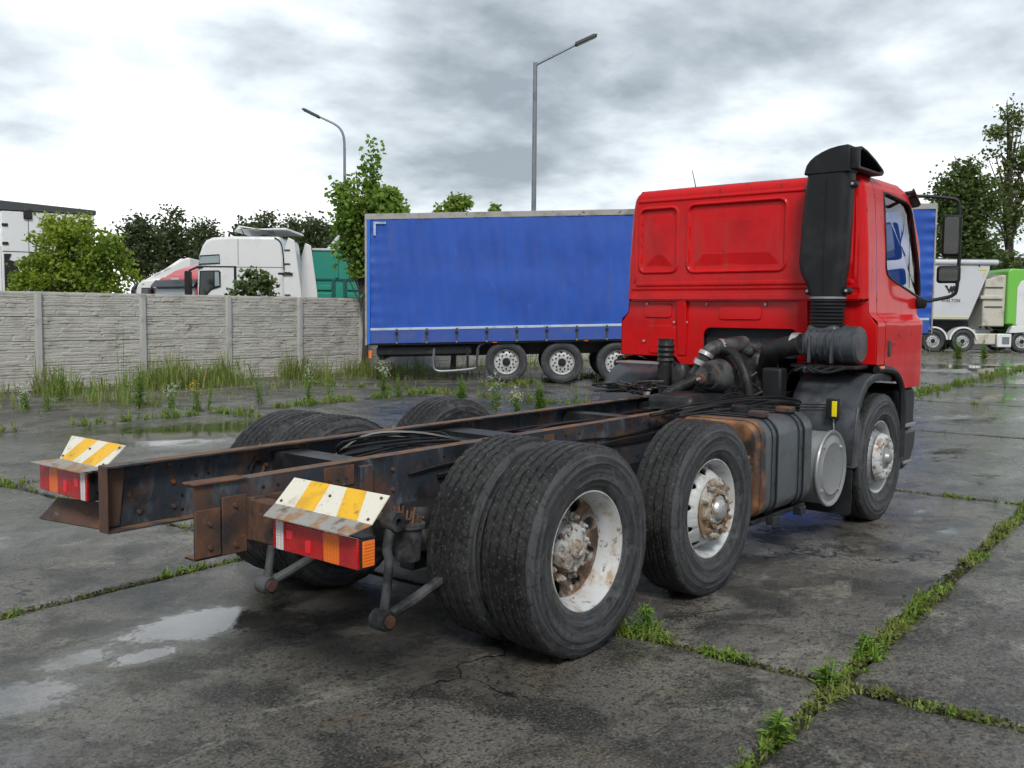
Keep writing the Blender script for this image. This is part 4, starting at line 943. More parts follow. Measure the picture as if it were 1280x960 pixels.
def visor(a, b):
    s_ = a * 2 - 1; Y = 1.10 * s_; x = 5.08 + .28 * math.sqrt(max(0, 1 - (abs(s_)) ** 6)) ; 
    return (x - .06 + .14 * b, Y * (1.0 + .02 * b), 2.80 - .13 * b)
v_ = MB().grid(visor, 40, 4).build('sun_visor', 'greyplastic', truck, 40); sm = v_.modifiers.new('solid', 'SOLIDIFY'); sm.thickness = .012
# interior: floor, rear trim, seats, dashboard, steering wheel
MB().box(3.985, 5.15, -1.05, 1.05, 1.30, 1.36).build('cab_floor', 'seat', truck, 30, .01)
MB().box(3.99, 4.01, -1.02, 1.02, 1.36, 2.72).build('rear_trim', 'seat', truck, 30, .01)
MB().prism([(4.85, 1.36), (5.15, 1.36), (5.2, 1.85), (5.0, 1.9), (4.85, 1.75)], -1.0, 1.0).build('dashboard', 'blackpaint', truck, 30, .04)
for y in (-.55, .55):
    st = MB().prism([(4.10, 1.36), (4.62, 1.36), (4.64, 1.70), (4.22, 1.68), (4.14, 2.30), (4.04, 2.32)], y - .25, y + .25).build('driver_seat' if y > 0 else 'passenger_seat', 'seat', truck, 30, .05)
    MB().box(4.03, 4.12, y - .14, y + .14, 2.33, 2.52).build('headrest', 'seat', st, 30, .03)
MB().tube([(4.72 + .06 * math.sin(t), .55 + .22 * math.cos(t), 1.93 + .2 * math.sin(t)) for t in np.linspace(0, 6.28, 25)[:-1]], .015, 8, 0, True).build('steering_wheel', 'blackpaint', truck)
# snorkel on the rear panel
sn = MB(); secs = [(1.815, -.735, -1.0), (1.86, -.735, -1.005), (1.93, -.70, -1.005), (2.02, -.655, -1.015), (2.10, -.638, -1.025), (2.4, -.655, -1.035), (2.66, -.672, -1.04), (2.785, -.69, -1.045)]
vs = []; NP = None
for z, ya, yb in secs:
    ring = rrect(3.625, 3.835, yb, ya, .075, 7); NP = len(ring); vs += [(x, y, z) for x, y in ring]
fs = [(i * NP + k, i * NP + (k + 1) % NP, (i + 1) * NP + (k + 1) % NP, (i + 1) * NP + k) for i in range(len(secs) - 1) for k in range(NP)] + [tuple(range(NP))]
snk = sn.add(vs, fs).build('snorkel', 'plastic', truck, 40)
MB().tube([(3.622, -.868, 1.83), (3.622, -.86, 2.1), (3.622, -.868, 2.74)], .004, 6).build('mould_line', 'plastic', snk)
hd = [(-.682, 2.786), (-.688, 2.82), (-.700, 2.86), (-.725, 2.895), (-.765, 2.927), (-.82, 2.955), (-.88, 2.977), (-.95, 2.991), (-1.03, 2.997), (-1.048, 2.985), (-1.048, 2.786)]
MB().prism(hd, 3.622, 3.80, 'yz').build('snorkel_head', 'plastic', snk, 50, .035, 5)
hood = [(3.66, 2.81), (3.66, 2.975), (3.74, 2.99), (3.86, 2.975), (4.06, 2.925), (4.24, 2.865), (4.26, 2.84), (4.22, 2.815)]
inner = [(3.72, 2.835), (3.72, 2.955), (3.76, 2.968), (3.86, 2.953), (4.05, 2.903), (4.19, 2.858), (4.20, 2.845), (4.18, 2.835)]
n = len(hood); vs = [(x, -.93, z - .004) for x, z in hood] + [(x, -1.10, z) for x, z in hood] + [(x, -1.10, z) for x, z in inner] + [(x, -.95, z) for x, z in inner]
fs = [tuple(range(n - 1, -1, -1))] + [(g * n + k, g * n + (k + 1) % n, (g + 1) * n + (k + 1) % n, (g + 1) * n + k) for g in range(3) for k in range(n)] + [tuple(range(3 * n, 4 * n))]
MB().add(vs, fs).build('snorkel_hood', 'plastic', snk, 30, .012, 3)
for y, z in ((-.685, 2.69), (-1.05, 2.70), (-.715, 1.87), (-1.03, 1.87)):
    MB().lathe([(0, -.014), (.022, -.012), (.030, 0), (.030, .06)], 16, (3.70, y, z), 'x').build('rubber_knob', 'blackpaint', snk)
    MB().lathe([(0, -.022), (.010, -.021), (.013, -.012)], 12, (3.70, y, z), 'x').build('knob_screw', 'steelcap', snk)
pr = [(.12, 1.585)]
for i in range(8): pr += [(.142, 1.592 + i * .028), (.142, 1.604 + i * .028), (.118, 1.609 + i * .028), (.118, 1.616 + i * .028)]
MB().lathe(pr, 32, (3.73, -.872, 0), 'z').build('snorkel_bellows', 'plastic', truck)
MB().lathe([(.143, 1.806), (.146, 1.808), (.146, 1.822), (.143, 1.824)], 32, (3.73, -.872, 0), 'z').build('bellows_clamp', 'alu', truck)
# air cleaner
ac = MB(); pr = [(0, -.25), (.085, -.25), (.09, -.19), (.12, -.185), (.140, -.18)]
for i in range(5): pr += [(.140, -.165 + i * .05), (.150, -.163 + i * .05), (.150, -.150 + i * .05), (.140, -.148 + i * .05)]
pr += [(.140, .09), (.153, .093), (.153, .12), (.147, .125), (.147, .215), (.13, .235), (0, .24)]
air = ac.lathe(pr, 40, (3.70, -.93, 1.445)).build('air_cleaner', 'greyplastic', truck, 40)
MB().box(3.60, 3.82, -1.0, -.75, 1.52, 1.60).build('cleaner_collar', 'greyplastic', air, 30, .03)
for y in (-.80, -.98): MB().prism([(3.545, 1.30), (3.575, 1.30), (3.575, 1.50), (3.545, 1.50)], y - .012, y + .012).build('cleaner_bracket', 'greyplastic', air, 30, .004)
for k in range(6): MB().box(3.552, 3.57, -1.05 + .06 * k, -1.044 + .06 * k, 1.38, 1.52).build('cleaner_rib', 'greyplastic', air, 30)
MB().lathe([(.085, -.05), (.093, -.045), (.093, .01), (.085, .015)], 32, (3.58, -.70, 1.443)).build('pipe_clamp', 'steelcap', air)
MB().lathe([(.083, -.09), (.09, -.08), (.083, -.07), (.09, -.06), (.083, -.05), (.09, -.04), (.083, -.03), (.083, .03)], 28, (3.62, -.72, 1.443)).build('rubber_sleeve', 'blackpaint', air)
MB().box(3.62, 3.9, -1.15, -.62, 1.255, 1.285).build('cleaner_shelf', 'black_steel', air, 30, .006)
for k in range(4): cable([(3.55, -1.1 + .1 * k, 1.27), (3.5, -.95 + .08 * k, 1.23), (3.52, -.78, 1.27), (3.6, -.62, 1.2), (3.62, -.55, 1.02)], .011)
# yellow tag on its black holder
tg = MB().box(3.47, 3.53, -1.075, -.985, .875, 1.03).build('tag_holder', 'blackpaint', truck, 30, .006)
MB().box(3.462, 3.4695, -1.075, -1.035, .895, 1.015).build('yellow_tag', 'marker_yellow', tg, 30, .003)
MB().tube([(3.5, -1.04, .88), (3.5, -1.045, .70), (3.5, -1.04, .55)], .007, 6).build('tag_stay', 'alu', tg)
# antenna
MB().tube([(4.55, .78, 2.82), (4.57, .83, 2.98), (4.58, .86, 3.07)], [.006, .004, .003], 6).build('antenna', 'plastic', truck)
MB().box(3.45, 3.6, -.62, -.40, .72, .95).build('chassis_bracket', 'black_steel', truck, 30, .01)

# ------------------------------------------------------------------ concrete fence along the back
def ledge_relief(seed, nx, nz, L, H):
    """heights of an irregular ledge-stone relief"""
    rng = np.random.RandomState(seed); xs_ = np.linspace(0, L, nx); zs = np.linspace(0, H, nz)
    Xg, Zg = np.meshgrid(xs_, zs, indexing='ij')
    warp = .006 * np.sin(Xg * 5 + rng.rand() * 6) + .004 * np.sin(Xg * 13 + rng.rand() * 6) + .002 * np.sin(Xg * 31 + rng.rand() * 6)
    Zw = np.clip(Zg + warp, 0, H - 1e-6); h = np.zeros_like(Xg); z = -.02
    while z < H + .03:
        rh = rng.uniform(.028, .085); x = -rng.rand() * .3
        while x < L:
            w = rng.uniform(.10, .55); sk = rng.uniform(-.4, .4)
            xl = x + sk * (Zw - z)
            ins = (Zw >= z) & (Zw < z + rh) & (Xg >= xl) & (Xg < xl + w)
            e = np.minimum(np.minimum(Zw - z, z + rh - Zw), np.minimum(Xg - xl, xl + w - Xg))
            amp = rng.uniform(.006, .018); tl = rng.uniform(-.07, .07)
            h = np.where(ins, amp * np.clip(e / .010, 0, 1) ** .6 + tl * (Zw - z) + rng.uniform(0, .006), h); x += w
        z += rh
    h += rng.rand(nx, nz) * .004
    h[:, 0] *= .2; h[:, -1] *= .2
    return xs_, zs, np.clip(h, 0, .05)
BL, BH = 2.10, .5
def board_mesh(seed):
    nx, nz = 110, 46; xs_, zs, h = ledge_relief(seed, nx, nz, BL, BH - .008)
    mb = MB(); vs = [(xs_[i], -h[i, k] - .02, zs[k]) for i in range(nx) for k in range(nz)]
    fs = [(i * nz + k, (i + 1) * nz + k, (i + 1) * nz + k + 1, i * nz + k + 1) for i in range(nx - 1) for k in range(nz - 1)]
    mb.add(vs, fs); mb.box(0, BL, -.018, .02, 0, BH - .008); mb.box(.01, BL - .01, -.012, .016, BH - .008, BH + .006)
    me = mb.mesh('fence_board', 40); me.materials.append(M['concrete']); return me
BM = [board_mesh(s_) for s_ in (1, 2, 3, 4, 5)]
FY = 15.93; fence = empty('concrete_fence', (2.8, FY, 0)); tag(fence, 'grey concrete panel fence with ledge-stone relief behind the trailer', 'fence')
pm = MB().box(-.07, .07, -.085, .06, 0, 2.02); pm.box(-.055, .055, -.105, -.085, 0, 2.015); PM = pm.mesh('fence_post', 30); PM.materials.append(M['post'])
rng = random.Random(21)
posts = [2.70 + .02 - 2.14 * 2, 2.72 - 2.14, 2.72, 4.90, 7.16, 9.33, 11.41, 13.47] + [13.47 + 2.12 * k for k in range(1, 11)]
for i, x in enumerate(posts):
    o = link('fence_post', PM, fence, .008); o.location = (x - 2.8, 0, rng.uniform(-.03, 0)); o.rotation_euler = (0, R(rng.uniform(-.4, .4)), 0)
    if i + 1 < len(posts):
        w = posts[i + 1] - x - .04
        for k in range(4):
            b = link('fence_board', BM[rng.randrange(5)], fence); b.location = (x - 2.8 + .02, rng.uniform(-.006, .006), k * BH - .0); b.scale = (w / BL, 1, 1)
            if rng.random() < .5: b.rotation_euler = (0, 0, 0)

# ------------------------------------------------------------------ blue curtain-sided trailer
TH = math.atan2(-.767, .6415)
def small_tyre():
    pr = [(.285, .10), (.30, .135), (.33, .165), (.40, .185), (.45, .18), (.485, .165), (.497, .15), (.500, .10), (.490, .097), (.490, .088), (.5, .085), (.502, .03), (.49, .027), (.49, .018)]
    pr = pr + [(r, -h) for r, h in reversed(pr)]
    me = MB().lathe(pr, 64, closed=True).mesh('tyre', 35); me.materials.append(M['rubber']); return me
ST = small_tyre()
RS = MB().lathe([(.25, -.12), (.2985, -.12), (.29, .0), (.2985, .118), (.292, .122), (.27, .09), (.262, .07)], 48).mesh('rim', 40); RS.materials.append(M['rimwhite'])
zf_ = ipl([.09, .17, .21, .265], [.095, .095, .08, .06]); DS = disc(MB(), zf_, .085, .266, 10, .225, .022).mesh('wheel_disc', 40); DS.materials.append(M['rimwhite'])
HS = MB().lathe([(0, .155), (.07, .155), (.09, .14), (.095, .08), (.13, .08), (.135, .06)], 32); nuts(HS, .1675, .095, 10, .016, .022, .01); HS = HS.mesh('hub', 35); HS.materials.append(M['black_steel'])
def far_wheel(parent, x, y, z=.5, out=-1, s_=1.0, rims=None, spin=0):
    w = empty('wheel', (x, y, z), 0, parent); w.rotation_euler = (0, R(spin), 0 if out < 0 else math.pi); w.scale = (s_, s_, s_)
    link('tyre', ST, w); link('rim', RS, w); link('wheel_disc', DS, w); link('hub', HS, w); return w
tr = empty('curtain_trailer', (11.26, 13.22, 0), TH); tag(tr, 'blue curtain-sided semi-trailer with grey roof rail parked along the fence', 'trailer')
TL_, TW = 13.34, 2.5; SLP = .0275
def tz(x, z): return z + SLP * x
def curtain(a, b):
    x = .13 + (TL_ - .17) * a; z = .98 + (3.80 - .98) * b
    rip = .013 * math.sin(x * 9.1 + 1.2 * math.sin(z * 2)) * (1 - .5 * b) + .012 * abs(math.sin(x * math.pi / .705 + .4)) * math.exp(-b * 5) + .006 * math.sin(x * 23 + z * 3) + .008 * math.sin(z * 4.2 + x * .6)
    q_ = (x % 2.24) - 1.12; rip -= .022 * math.exp(-(q_ / .06) ** 2) * (.6 + .4 * b)
    edge = math.exp(-x / .25); rip += .02 * edge * math.sin(z * 22) * (.4 + .6 * math.sin(z * 5) ** 2)
    e2 = math.exp(-(TL_ - x - .1) / .25); rip += .02 * e2 * math.sin(z * 24)
    return (x, -.012 + rip * .8 - .012 * math.sin(math.pi * b), tz(x, z))
MB().grid(curtain, 240, 50).build('side_curtain', 'blue', tr, 60)
def prism_x(x0, x1, poly, name, m, bev=0, parent=tr):
    n = len(poly); vs = [(x0, y, tz(x0, z)) for y, z in poly] + [(x1, y, tz(x1, z)) for y, z in poly]
    return MB().add(vs, [tuple(range(n - 1, -1, -1)), tuple(range(n, 2 * n))] + [(i, (i + 1) % n, n + (i + 1) % n, n + i) for i in range(n)]).build(name, m, parent, 30, bev)
prism_x(0, TL_, [(-.03, 3.79), (-.03, 3.92), (.03, 3.93), (.03, 3.79)], 'roof_rail', 'roofgrey', .006)
prism_x(0, TL_, [(TW + .03, 3.79), (TW + .03, 3.92), (TW - .03, 3.93), (TW - .03, 3.79)], 'roof_rail', 'roofgrey', .006)
prism_x(0.02, TL_ - .02, [(.03, 3.90), (TW / 2, 3.945), (TW - .03, 3.90), (TW - .03, 3.88), (.03, 3.88)], 'roof', 'roofgrey')
prism_x(0, .05, [(-.02, .86), (-.02, 3.79), (.03, 3.79), (.03, .86)], 'rear_post', 'roofgrey', .006)
prism_x(.05, .125, [(-.035, .88), (-.035, 3.785), (.03, 3.785), (.03, .88)], 'rear_post', 'bluepost', .01)
prism_x(0, .05, [(.03, .86), (.03, 3.79), (TW, 3.79), (TW, .86)], 'rear_door', 'bluelow')
prism_x(TL_ - .04, TL_, [(-.035, .88), (-.035, 3.79), (.03, 3.79), (.03, .88)], 'front_post', 'roofgrey', .01)
prism_x(TL_ - .05, TL_, [(.03, .86), (.03, 3.79), (TW, 3.79), (TW, .86)], 'headboard', 'greywhite')
prism_x(.13, TL_ - .1, [(TW, .9), (TW, 3.79), (TW - .01, 3.79), (TW - .01, .9)], 'side_curtain', 'blue')
prism_x(.13, TL_ - .1, [(-.048, 1.205), (-.048, 1.262), (.0, 1.262), (.0, 1.205)], 'rave_strip', 'strip', .006)
prism_x(.13, TL_ - .1, [(-.042, .90), (-.042, 1.20), (.0, 1.20), (.0, .90)], 'side_board', 'bluelow', .004)
prism_x(.05, TL_ - .02, [(-.012, .86), (-.012, .895), (TW, .895), (TW, .86)], 'deck', 'black_steel')
x = .75
while x < TL_ - .3:
    st = empty('load_strap', (x, -.048, 0), 0, tr); z = tz(x, 0)
    MB().box(-.025, .025, -.012, -.002, z + .885, z + 1.235).build('webbing', 'greyplastic', st, 30, .003)
    MB().box(-.035, .035, -.03, -.012, z + 1.10, z + 1.17).build('buckle', 'blackpaint', st, 30, .006)
    MB().box(-.02, .02, -.024, -.012, z + .885, z + .93).build('hook', 'galv', st, 30, .004)
    x += .705
# corner tape
MB().box(.21, .50, -.062, -.058, tz(.3, 3.685), tz(.3, 3.735)).box(.21, .265, -.062, -.058, tz(.2, 3.42), tz(.2, 3.685)).build('corner_tape', 'strip', tr, 30)
for y in (.75, 1.75): prism_x(.2, TL_ - .5, [(y - .06, .55), (y - .06, .86), (y + .06, .86), (y + .06, .55)], 'chassis_beam', 'black_steel', .01)
prism_x(.25, 2.5, [(.12, .62), (.12, .80), (.3, .80), (.3, .62)], 'tool_box', 'black_steel', .01)
prism_x(.3, .42, [(.2, .50), (.2, .62), (TW - .2, .62), (TW - .2, .50)], 'underrun_bar', 'black_steel', .01)
MB().box(.08, .16, -.01, .05, .55, .74).build('tail_lamp', 'lens_amber', tr, 30, .01)
for xa, xb in ((1.65, 2.55),):            # stowed frame of tube hanging below
    MB().tube([(1.62, .1, .80), (1.60, .1, .40), (1.70, .1, .27), (2.0, .1, .27), (2.55, .1, .33), (2.62, .1, .42), (2.66, .1, .80)], .03, 8, 3).build('spare_wheel_frame', 'galv', tr)
    MB().box(2.38, 2.44, .08, .14, .35, .82).build('frame_stay', 'black_steel', tr, 30, .006)
for k, xw in enumerate((3.33, 4.65, 5.97)):
    far_wheel(tr, xw, .22, .50, -1, 1.0, spin=k * 13); far_wheel(tr, xw, TW - .22, .50, 1, 1.0, spin=k * 7)
    MB().cyl((xw, .2, .5), (xw, TW - .2, .5), .07, n=12).build('axle_beam', 'black_steel', tr)
    MB().box(xw - .35, xw + .3, .62, .74, .35, .60).build('suspension_arm', 'black_steel', tr, 30, .02)
fl = [(2.60, .40), (2.62, .80), (2.68, .90), (2.80, .935), (2.82, .91), (2.72, .875), (2.67, .79), (2.65, .40)]
MB().prism(fl, .03, .38).build('mudguard', 'greyplastic', tr, 30, .006)
for xw in (3.05, 5.2, 6.6): MB().box(xw - .05, xw + .05, -.024, -.018, tz(xw, .868), tz(xw, .886)).build('marker_lamp', 'lens_amber', tr, 30)
for y in (.45, TW - .45):
    MB().box(10.5, 10.62, y - .06, y + .06, .08, 1.1).build('landing_leg', 'black_steel', tr, 30, .01); MB().box(10.4, 10.72, y - .12, y + .12, 0, .08).build('landing_foot', 'black_steel', tr, 30, .01)

# ------------------------------------------------------------------ street lamps
def street_lamp(loc, h, arm, label, curved, rz):
    s_ = empty('street_lamp', loc, rz); tag(s_, label, 'street lamp', 'street lamps behind the yard')
    if curved:
        MB().tube([(0, 0, 0), (0, 0, h * .45), (0, 0, h - .9)], [.10, .07, .055], 12).build('pole', 'galv', s_)
        MB().tube([(0, 0, h - .9), (.02, 0, h - .45), (.12, 0, h - .12), (.35, 0, h + .12), (.75, 0, h + .32), (1.15, 0, h + .50)], [.055, .05, .045, .04], 10, 4).build('arm', 'galv', s_)
        hd = MB().prism([(-.42, -.03), (-.36, .05), (.30, .06), (.42, .02), (.40, -.05), (-.36, -.06)], -.12, .12).build('lamp_head', 'lampdark', s_, 30, .03, loc=(1.38, 0, h + .60)); hd.rotation_euler = (0, R(-25), 0)
        MB().box(-.18, .12, -.03, .03, h - 4.0, h - 3.85).build('bracket', 'galv', s_, 30, .01)
    else:
        MB().tube([(0, 0, 0), (0, 0, h * .5), (0, 0, h)], [.11, .085, .07], 12).build('pole', 'galv', s_)
        MB().tube([(-.02, 0, h - .08), (.1, 0, h - .02), (1.1, 0, h + .48), (1.45, 0, h + .66)], [.05, .045, .04, .04], 10).build('arm', 'galv', s_)
        hd = MB().prism([(-.40, -.03), (-.36, .05), (.30, .06), (.42, .02), (.40, -.05), (-.36, -.06)], -.13, .13).build('lamp_head', 'lampdark', s_, 30, .03, loc=(1.66, 0, h + .76)); hd.rotation_euler = (0, R(-24), 0)
        MB().box(-.06, .08, -.06, .06, h - .1, h + .02).build('bracket', 'galv', s_, 30, .01)
    MB().prism([(-.34, -.062), (.34, -.052), (.34, -.062), (-.34, -.072)], -.09, .09).build('diffuser', 'pale_stain', hd, 30)
street_lamp((21.6, 16.45, 0), 9.95, 1, 'straight-armed street lamp standing behind the middle of the blue trailer', False, TH)
street_lamp((22.9, 27.7, 0), 9.3, 1, 'curved-neck street lamp beside the tall maple, leaning over left', True, TH + math.pi)

# ------------------------------------------------------------------ vehicles behind the fence and across the yard
CAMP = Vector((-3.7632, -3.845, 1.6831))
def place(u, d, z=0.0):                 # metres to the right of the view axis, metres ahead
    p = CAMP + fw * d + rt * u; return Vector((p.x, p.y, z))
VA = math.atan2(.63916, .76535)         # heading of the view axis
def win(par, poly, y, m='darkglass', name='window', seal=True, out=-1):
    w = MB().prism(poly, y, y + out * .012).build(name, m, par, 30)
    if seal: MB().tube([(x, y + out * .012, z) for x, z in poly], .018, 5, 0, True).build('window_seal', 'blackpaint', w)
    return w
# white high-roof cab facing left (local x to the right in the picture, y away)
p = place(-392 * .02349, 28); wc = empty('white_lorry', p, TH); wc.scale = (.93, 1, 1); tag(wc, 'big white high-roof lorry cab with raised roof flap behind the fence', 'lorry')
prof = [(.0, .7), (.0, 2.2), (.02, 2.9), (.08, 3.25), (.18, 3.52), (.30, 3.68), (.5, 3.76), (1.15, 3.80), (2.62, 3.80), (2.72, 3.2), (2.74, .7)]
MB().prism(prof, .0, 2.45).build('cab_body', 'white', wc, 30, .09, 4)
MB().prism([(2.70, .7), (2.72, 3.35), (2.86, 3.78), (3.05, 3.70), (3.26, 2.2), (3.30, .7)], .05, .10).build('side_deflector', 'white', wc, 30, .02)
MB().prism([(2.70, .7), (2.72, 3.35), (2.86, 3.78), (3.05, 3.70), (3.26, 2.2), (3.30, .7)], 2.35, 2.40).build('side_deflector', 'white', wc, 30, .02)
win(wc, [(.07, 2.98), (.13, 3.22), (.72, 3.26), (.74, 3.02)], -.003, 'paleglass', 'upper_window')
win(wc, [(.08, 2.10), (.12, 2.78), (.70, 2.80), (.74, 2.76), (.74, 2.34), (.46, 2.26), (.25, 2.05)], -.003, 'darkglass')
win(wc, [(.56, 2.34), (.56, 2.78), (.72, 2.78), (.74, 2.36)], -.017, 'paleglass', 'quarter_window')
MB().box(.0, 1.25, -.014, -.002, 2.90, 2.935).build('door_trim', 'blackpaint', wc, 30); MB().box(1.17, 1.25, -.014, -.002, 1.0, 2.90).build('door_trim', 'blackpaint', wc, 30)
MB().box(1.25, 2.70, -.006, -.002, 2.90, 2.915).build('panel_seam', 'greyplastic', wc, 30); MB().box(1.30, 1.315, -.006, -.002, 2.95, 3.72).build('panel_seam', 'greyplastic', wc, 30)
for k in range(4): MB().prism(rrect(1.62 + .52 * (k % 2), 2.06 + .52 * (k % 2), 2.06 + .26 * (k // 2), 2.28 + .26 * (k // 2), .04, 3), -.012, .002).build('locker_panel', 'white', wc, 30, .006)
MB().box(1.95, 2.12, -.016, -.002, 2.42, 2.47).build('locker_handle', 'blackpaint', wc, 30, .006)
fl_ = MB().prism([(1.15, 3.93), (1.30, 4.12), (1.5, 4.09), (1.9, 4.03), (2.55, 4.05), (2.80, 4.06), (2.84, 3.98), (2.6, 3.99), (1.9, 3.97), (1.45, 4.03)], .1, 2.3).build('roof_flap', 'white', wc, 30, .02)
MB().tube([(1.5, .12, 3.78), (1.36, .12, 4.06), (2.4, .12, 3.95), (2.5, .12, 3.70)], .025, 6).build('flap_stay', 'blackpaint', wc)
MB().tube([(2.45, -.01, 3.76), (2.62, -.01, 3.66), (2.70, -.01, 3.4), (2.74, -.01, 2.85)], .02, 6, 3).build('deflector_edge', 'blackpaint', wc)
for z in (3.4, 3.0, 2.75, 2.1): MB().box(2.74, 2.92, .02, .05, z, z + .03).build('deflector_hinge', 'blackpaint', wc, 30)
MB().box(2.55, 3.0, -.016, .04, 2.70, 2.76).build('deflector_hinge', 'blackpaint', wc, 30, .01)
MB().prism(rrect(-.30, -.12, 2.0, 2.78, .05, 3), -.25, -.05).build('mirror', 'blackpaint', wc, 30, .02); MB().tube([(-.2, -.12, 2.78), (.0, -.05, 2.88), (.2, .0, 2.9)], .03, 6).build('mirror_arm', 'blackpaint', wc)
MB().prism([(-.04, 2.0), (.0, 2.6), (.14, 2.82), (.14, 2.0)], .1, 2.35).build('windscreen', 'darkglass', wc, 30, .02)
for xw in (.9, 4.4): far_wheel(wc, xw, .2, .5); far_wheel(wc, xw, 2.25, .5, 1)
MB().box(2.74, 6.0, .7, 1.75, .65, .95).build('chassis_frame', 'black_steel', wc, 30)
# red cab, three quarter front
def small_cab(name, label, cat, loc, rz, m, zt, L, Wd, text=False):
    c = empty(name, loc, rz); tag(c, label, cat, 'lorries parked behind the fence')
    body = [(0, .7), (0, 1.6), (.06, 2.25), (.14, 2.55), (.30, 2.72), (L, 2.85), (L, .7)]
    MB().prism(body, 0, Wd).build('cab_body', m, c, 30, .07, 3)
    MB().prism([(.35, 2.72), (.75, 2.95), (L - .15, zt), (L, zt), (L, 2.72)], .12, Wd - .12).build('roof_spoiler', m, c, 30, .05, 3)
    for k in range(2): MB().prism([(.7 + .35 * k, 2.93 + .17 * k), (.95 + .35 * k, 3.05 + .17 * k), (.95 + .35 * k, 3.0 + .17 * k), (.7 + .35 * k, 2.88 + .17 * k)], .10, .125).build('spoiler_rib', m, c, 30)
    MB().prism([(-.012, 1.62), (.048, 2.25), (.105, 2.44), (.13, 2.44), (.08, 1.62)], .10, Wd - .10).build('windscreen', 'paleglass', c, 30, .01)
    MB().prism([(-.10, 2.40), (.10, 2.62), (.16, 2.60), (.02, 2.38)], .0, Wd).build('sun_visor', 'darkglass', c, 30, .01)
    win(c, [(.25, 1.65), (.30, 2.42), (.95, 2.44), (.98, 1.75)], -.003, 'darkglass')
    for y, o_ in ((-.28, -1), (Wd + .1, 1)):
        MB().prism(rrect(-.02, .12, 1.65, 2.35, .04, 3), y, y + .18).build('mirror', 'blackpaint', c, 30, .02)
        MB().tube([(.05, y + .09, 2.35), (.1, (0 if o_ < 0 else Wd), 2.5)], .025, 6).build('mirror_arm', 'blackpaint', c)
    MB().box(-.06, .05, .05, Wd - .05, .5, 1.15).build('bumper', 'greyplastic', c, 30, .04)
    for y in (.2, Wd - .2): far_wheel(c, .75, y, .5, -1 if y < 1 else 1)
    return c
rc_ = small_cab('red_lorry', 'red lorry cab seen from the front, parked left of the big white cab', 'lorry', place(-384 * .026, 30.2), TH + R(52), 'farred', 3.34, 2.1, 2.4)
MB().box(-.014, .002, .9, 1.3, 2.62, 2.67).build('badge', 'greywhite', rc_, 30)
w2 = small_cab('white_lorry', 'low white lorry cab with amber marker, partly hidden behind the red cab', 'lorry', place(-470 * .0294, 35), TH + R(6), 'white', 3.55, 2.0, 2.4)
MB().box(.05, .12, -.02, .06, 2.95, 3.12).build('amber_marker', 'lens_amber', w2, 30, .01)
w3 = small_cab('white_lorry', 'far white lorry cab just showing right of the yellow-green bush', 'lorry', place(-482 * .032, 39), TH + R(20), 'white', 3.75, 2.0, 2.4)
# tall white box body at the far left
p = place(-637 * .0205, 24.6); bx_ = empty('box_lorry', p, TH + R(30)); tag(bx_, 'tall white box lorry with dark top rail at the far left', 'lorry')
MB().box(.0, 2.2, .0, 2.5, 1.0, 4.15).build('box_body', 'white', bx_, 30, .03)
MB().prism([(-.02, 4.15), (-.02, 4.40), (2.25, 4.27), (2.25, 4.15)], -.03, 2.5).build('top_rail', 'lampdark', bx_, 30, .02)
for z in (3.75, 3.28): MB().box(.02, .16, -.03, -.002, z, z + .07).build('hinge', 'blackpaint', bx_, 30, .008)
MB().box(.52, .72, -.06, -.002, 3.95, 4.20).build('latch', 'blackpaint', bx_, 30, .02)
MB().box(.62, .635, -.006, -.002, 1.2, 4.1).build('panel_seam', 'greyplastic', bx_, 30); MB().box(.02, 2.2, -.006, -.002, 3.10, 3.12).build('panel_seam', 'greyplastic', bx_, 30)
MB().prism([(.05, 1.2), (.05, 3.05), (.22, 3.05), (.16, 2.9), (.32, 2.85), (.42, 2.5), (.42, 1.2)], -.03, -.002).build('rubber_guard', 'blackpaint', bx_, 30, .01)
for xw in (.6, 1.7): far_wheel(bx_, xw, .2, .5); far_wheel(bx_, xw, 2.3, .5, 1)
MB().box(.1, 2.1, .5, 2.0, .7, 1.0).build('chassis_frame', 'black_steel', bx_, 30)
ld = empty('ladder', place(-637 * .0198, 23.4), TH); tag(ld, 'white ladder leaning upright behind the fence at the left edge', 'ladder')
for x in (-.22, .12): MB().box(x, x + .05, 0, .03, 0, 3.15).build('ladder_rail', 'white', ld, 30, .004)
for k in range(10): MB().box(-.18, .13, .005, .025, .3 + k * .3, .335 + k * .3).build('rung', 'white', ld, 30)
# teal tipper body
p = place(-252 * .0252, 30.5); tp = empty('tipper_lorry', p, TH); tag(tp, 'teal green tipper body between the white cab and the blue trailer', 'lorry')
MB().box(0, 3.6, 0, 2.5, 1.0, 3.60).build('tipper_body', 'teal', tp, 30, .02)
for x in (.62, .98, 2.3): MB().box(x, x + .10, -.07, .0, 1.0, 2.65).build('side_post', 'tealdark', tp, 30, .01)
MB().box(.72, .82, -.06, .0, 2.7, 3.75).build('side_post', 'teal', tp, 30, .01)
for k in range(5):
    MB().box(.02, .60, -.05, .0, 1.35 + .24 * k, 1.50 + .24 * k).build('side_rib', 'teal', tp, 30, .015); MB().box(1.1, 2.25, -.05, .0, 1.35 + .24 * k, 1.50 + .24 * k).build('side_rib', 'teal', tp, 30, .015)
MB().box(0, 3.6, -.03, .0, 2.62, 2.68).build('side_rail', 'tealdark', tp, 30)
MB().prism([(.42, 3.62), (.78, 4.06), (.86, 4.04), (.62, 3.66)], .1, 2.3).build('raised_lid', 'greywhite', tp, 30, .01)
MB().box(.0, 3.6, -.04, 2.54, 3.56, 3.63).build('top_rail', 'greywhite', tp, 30, .01)
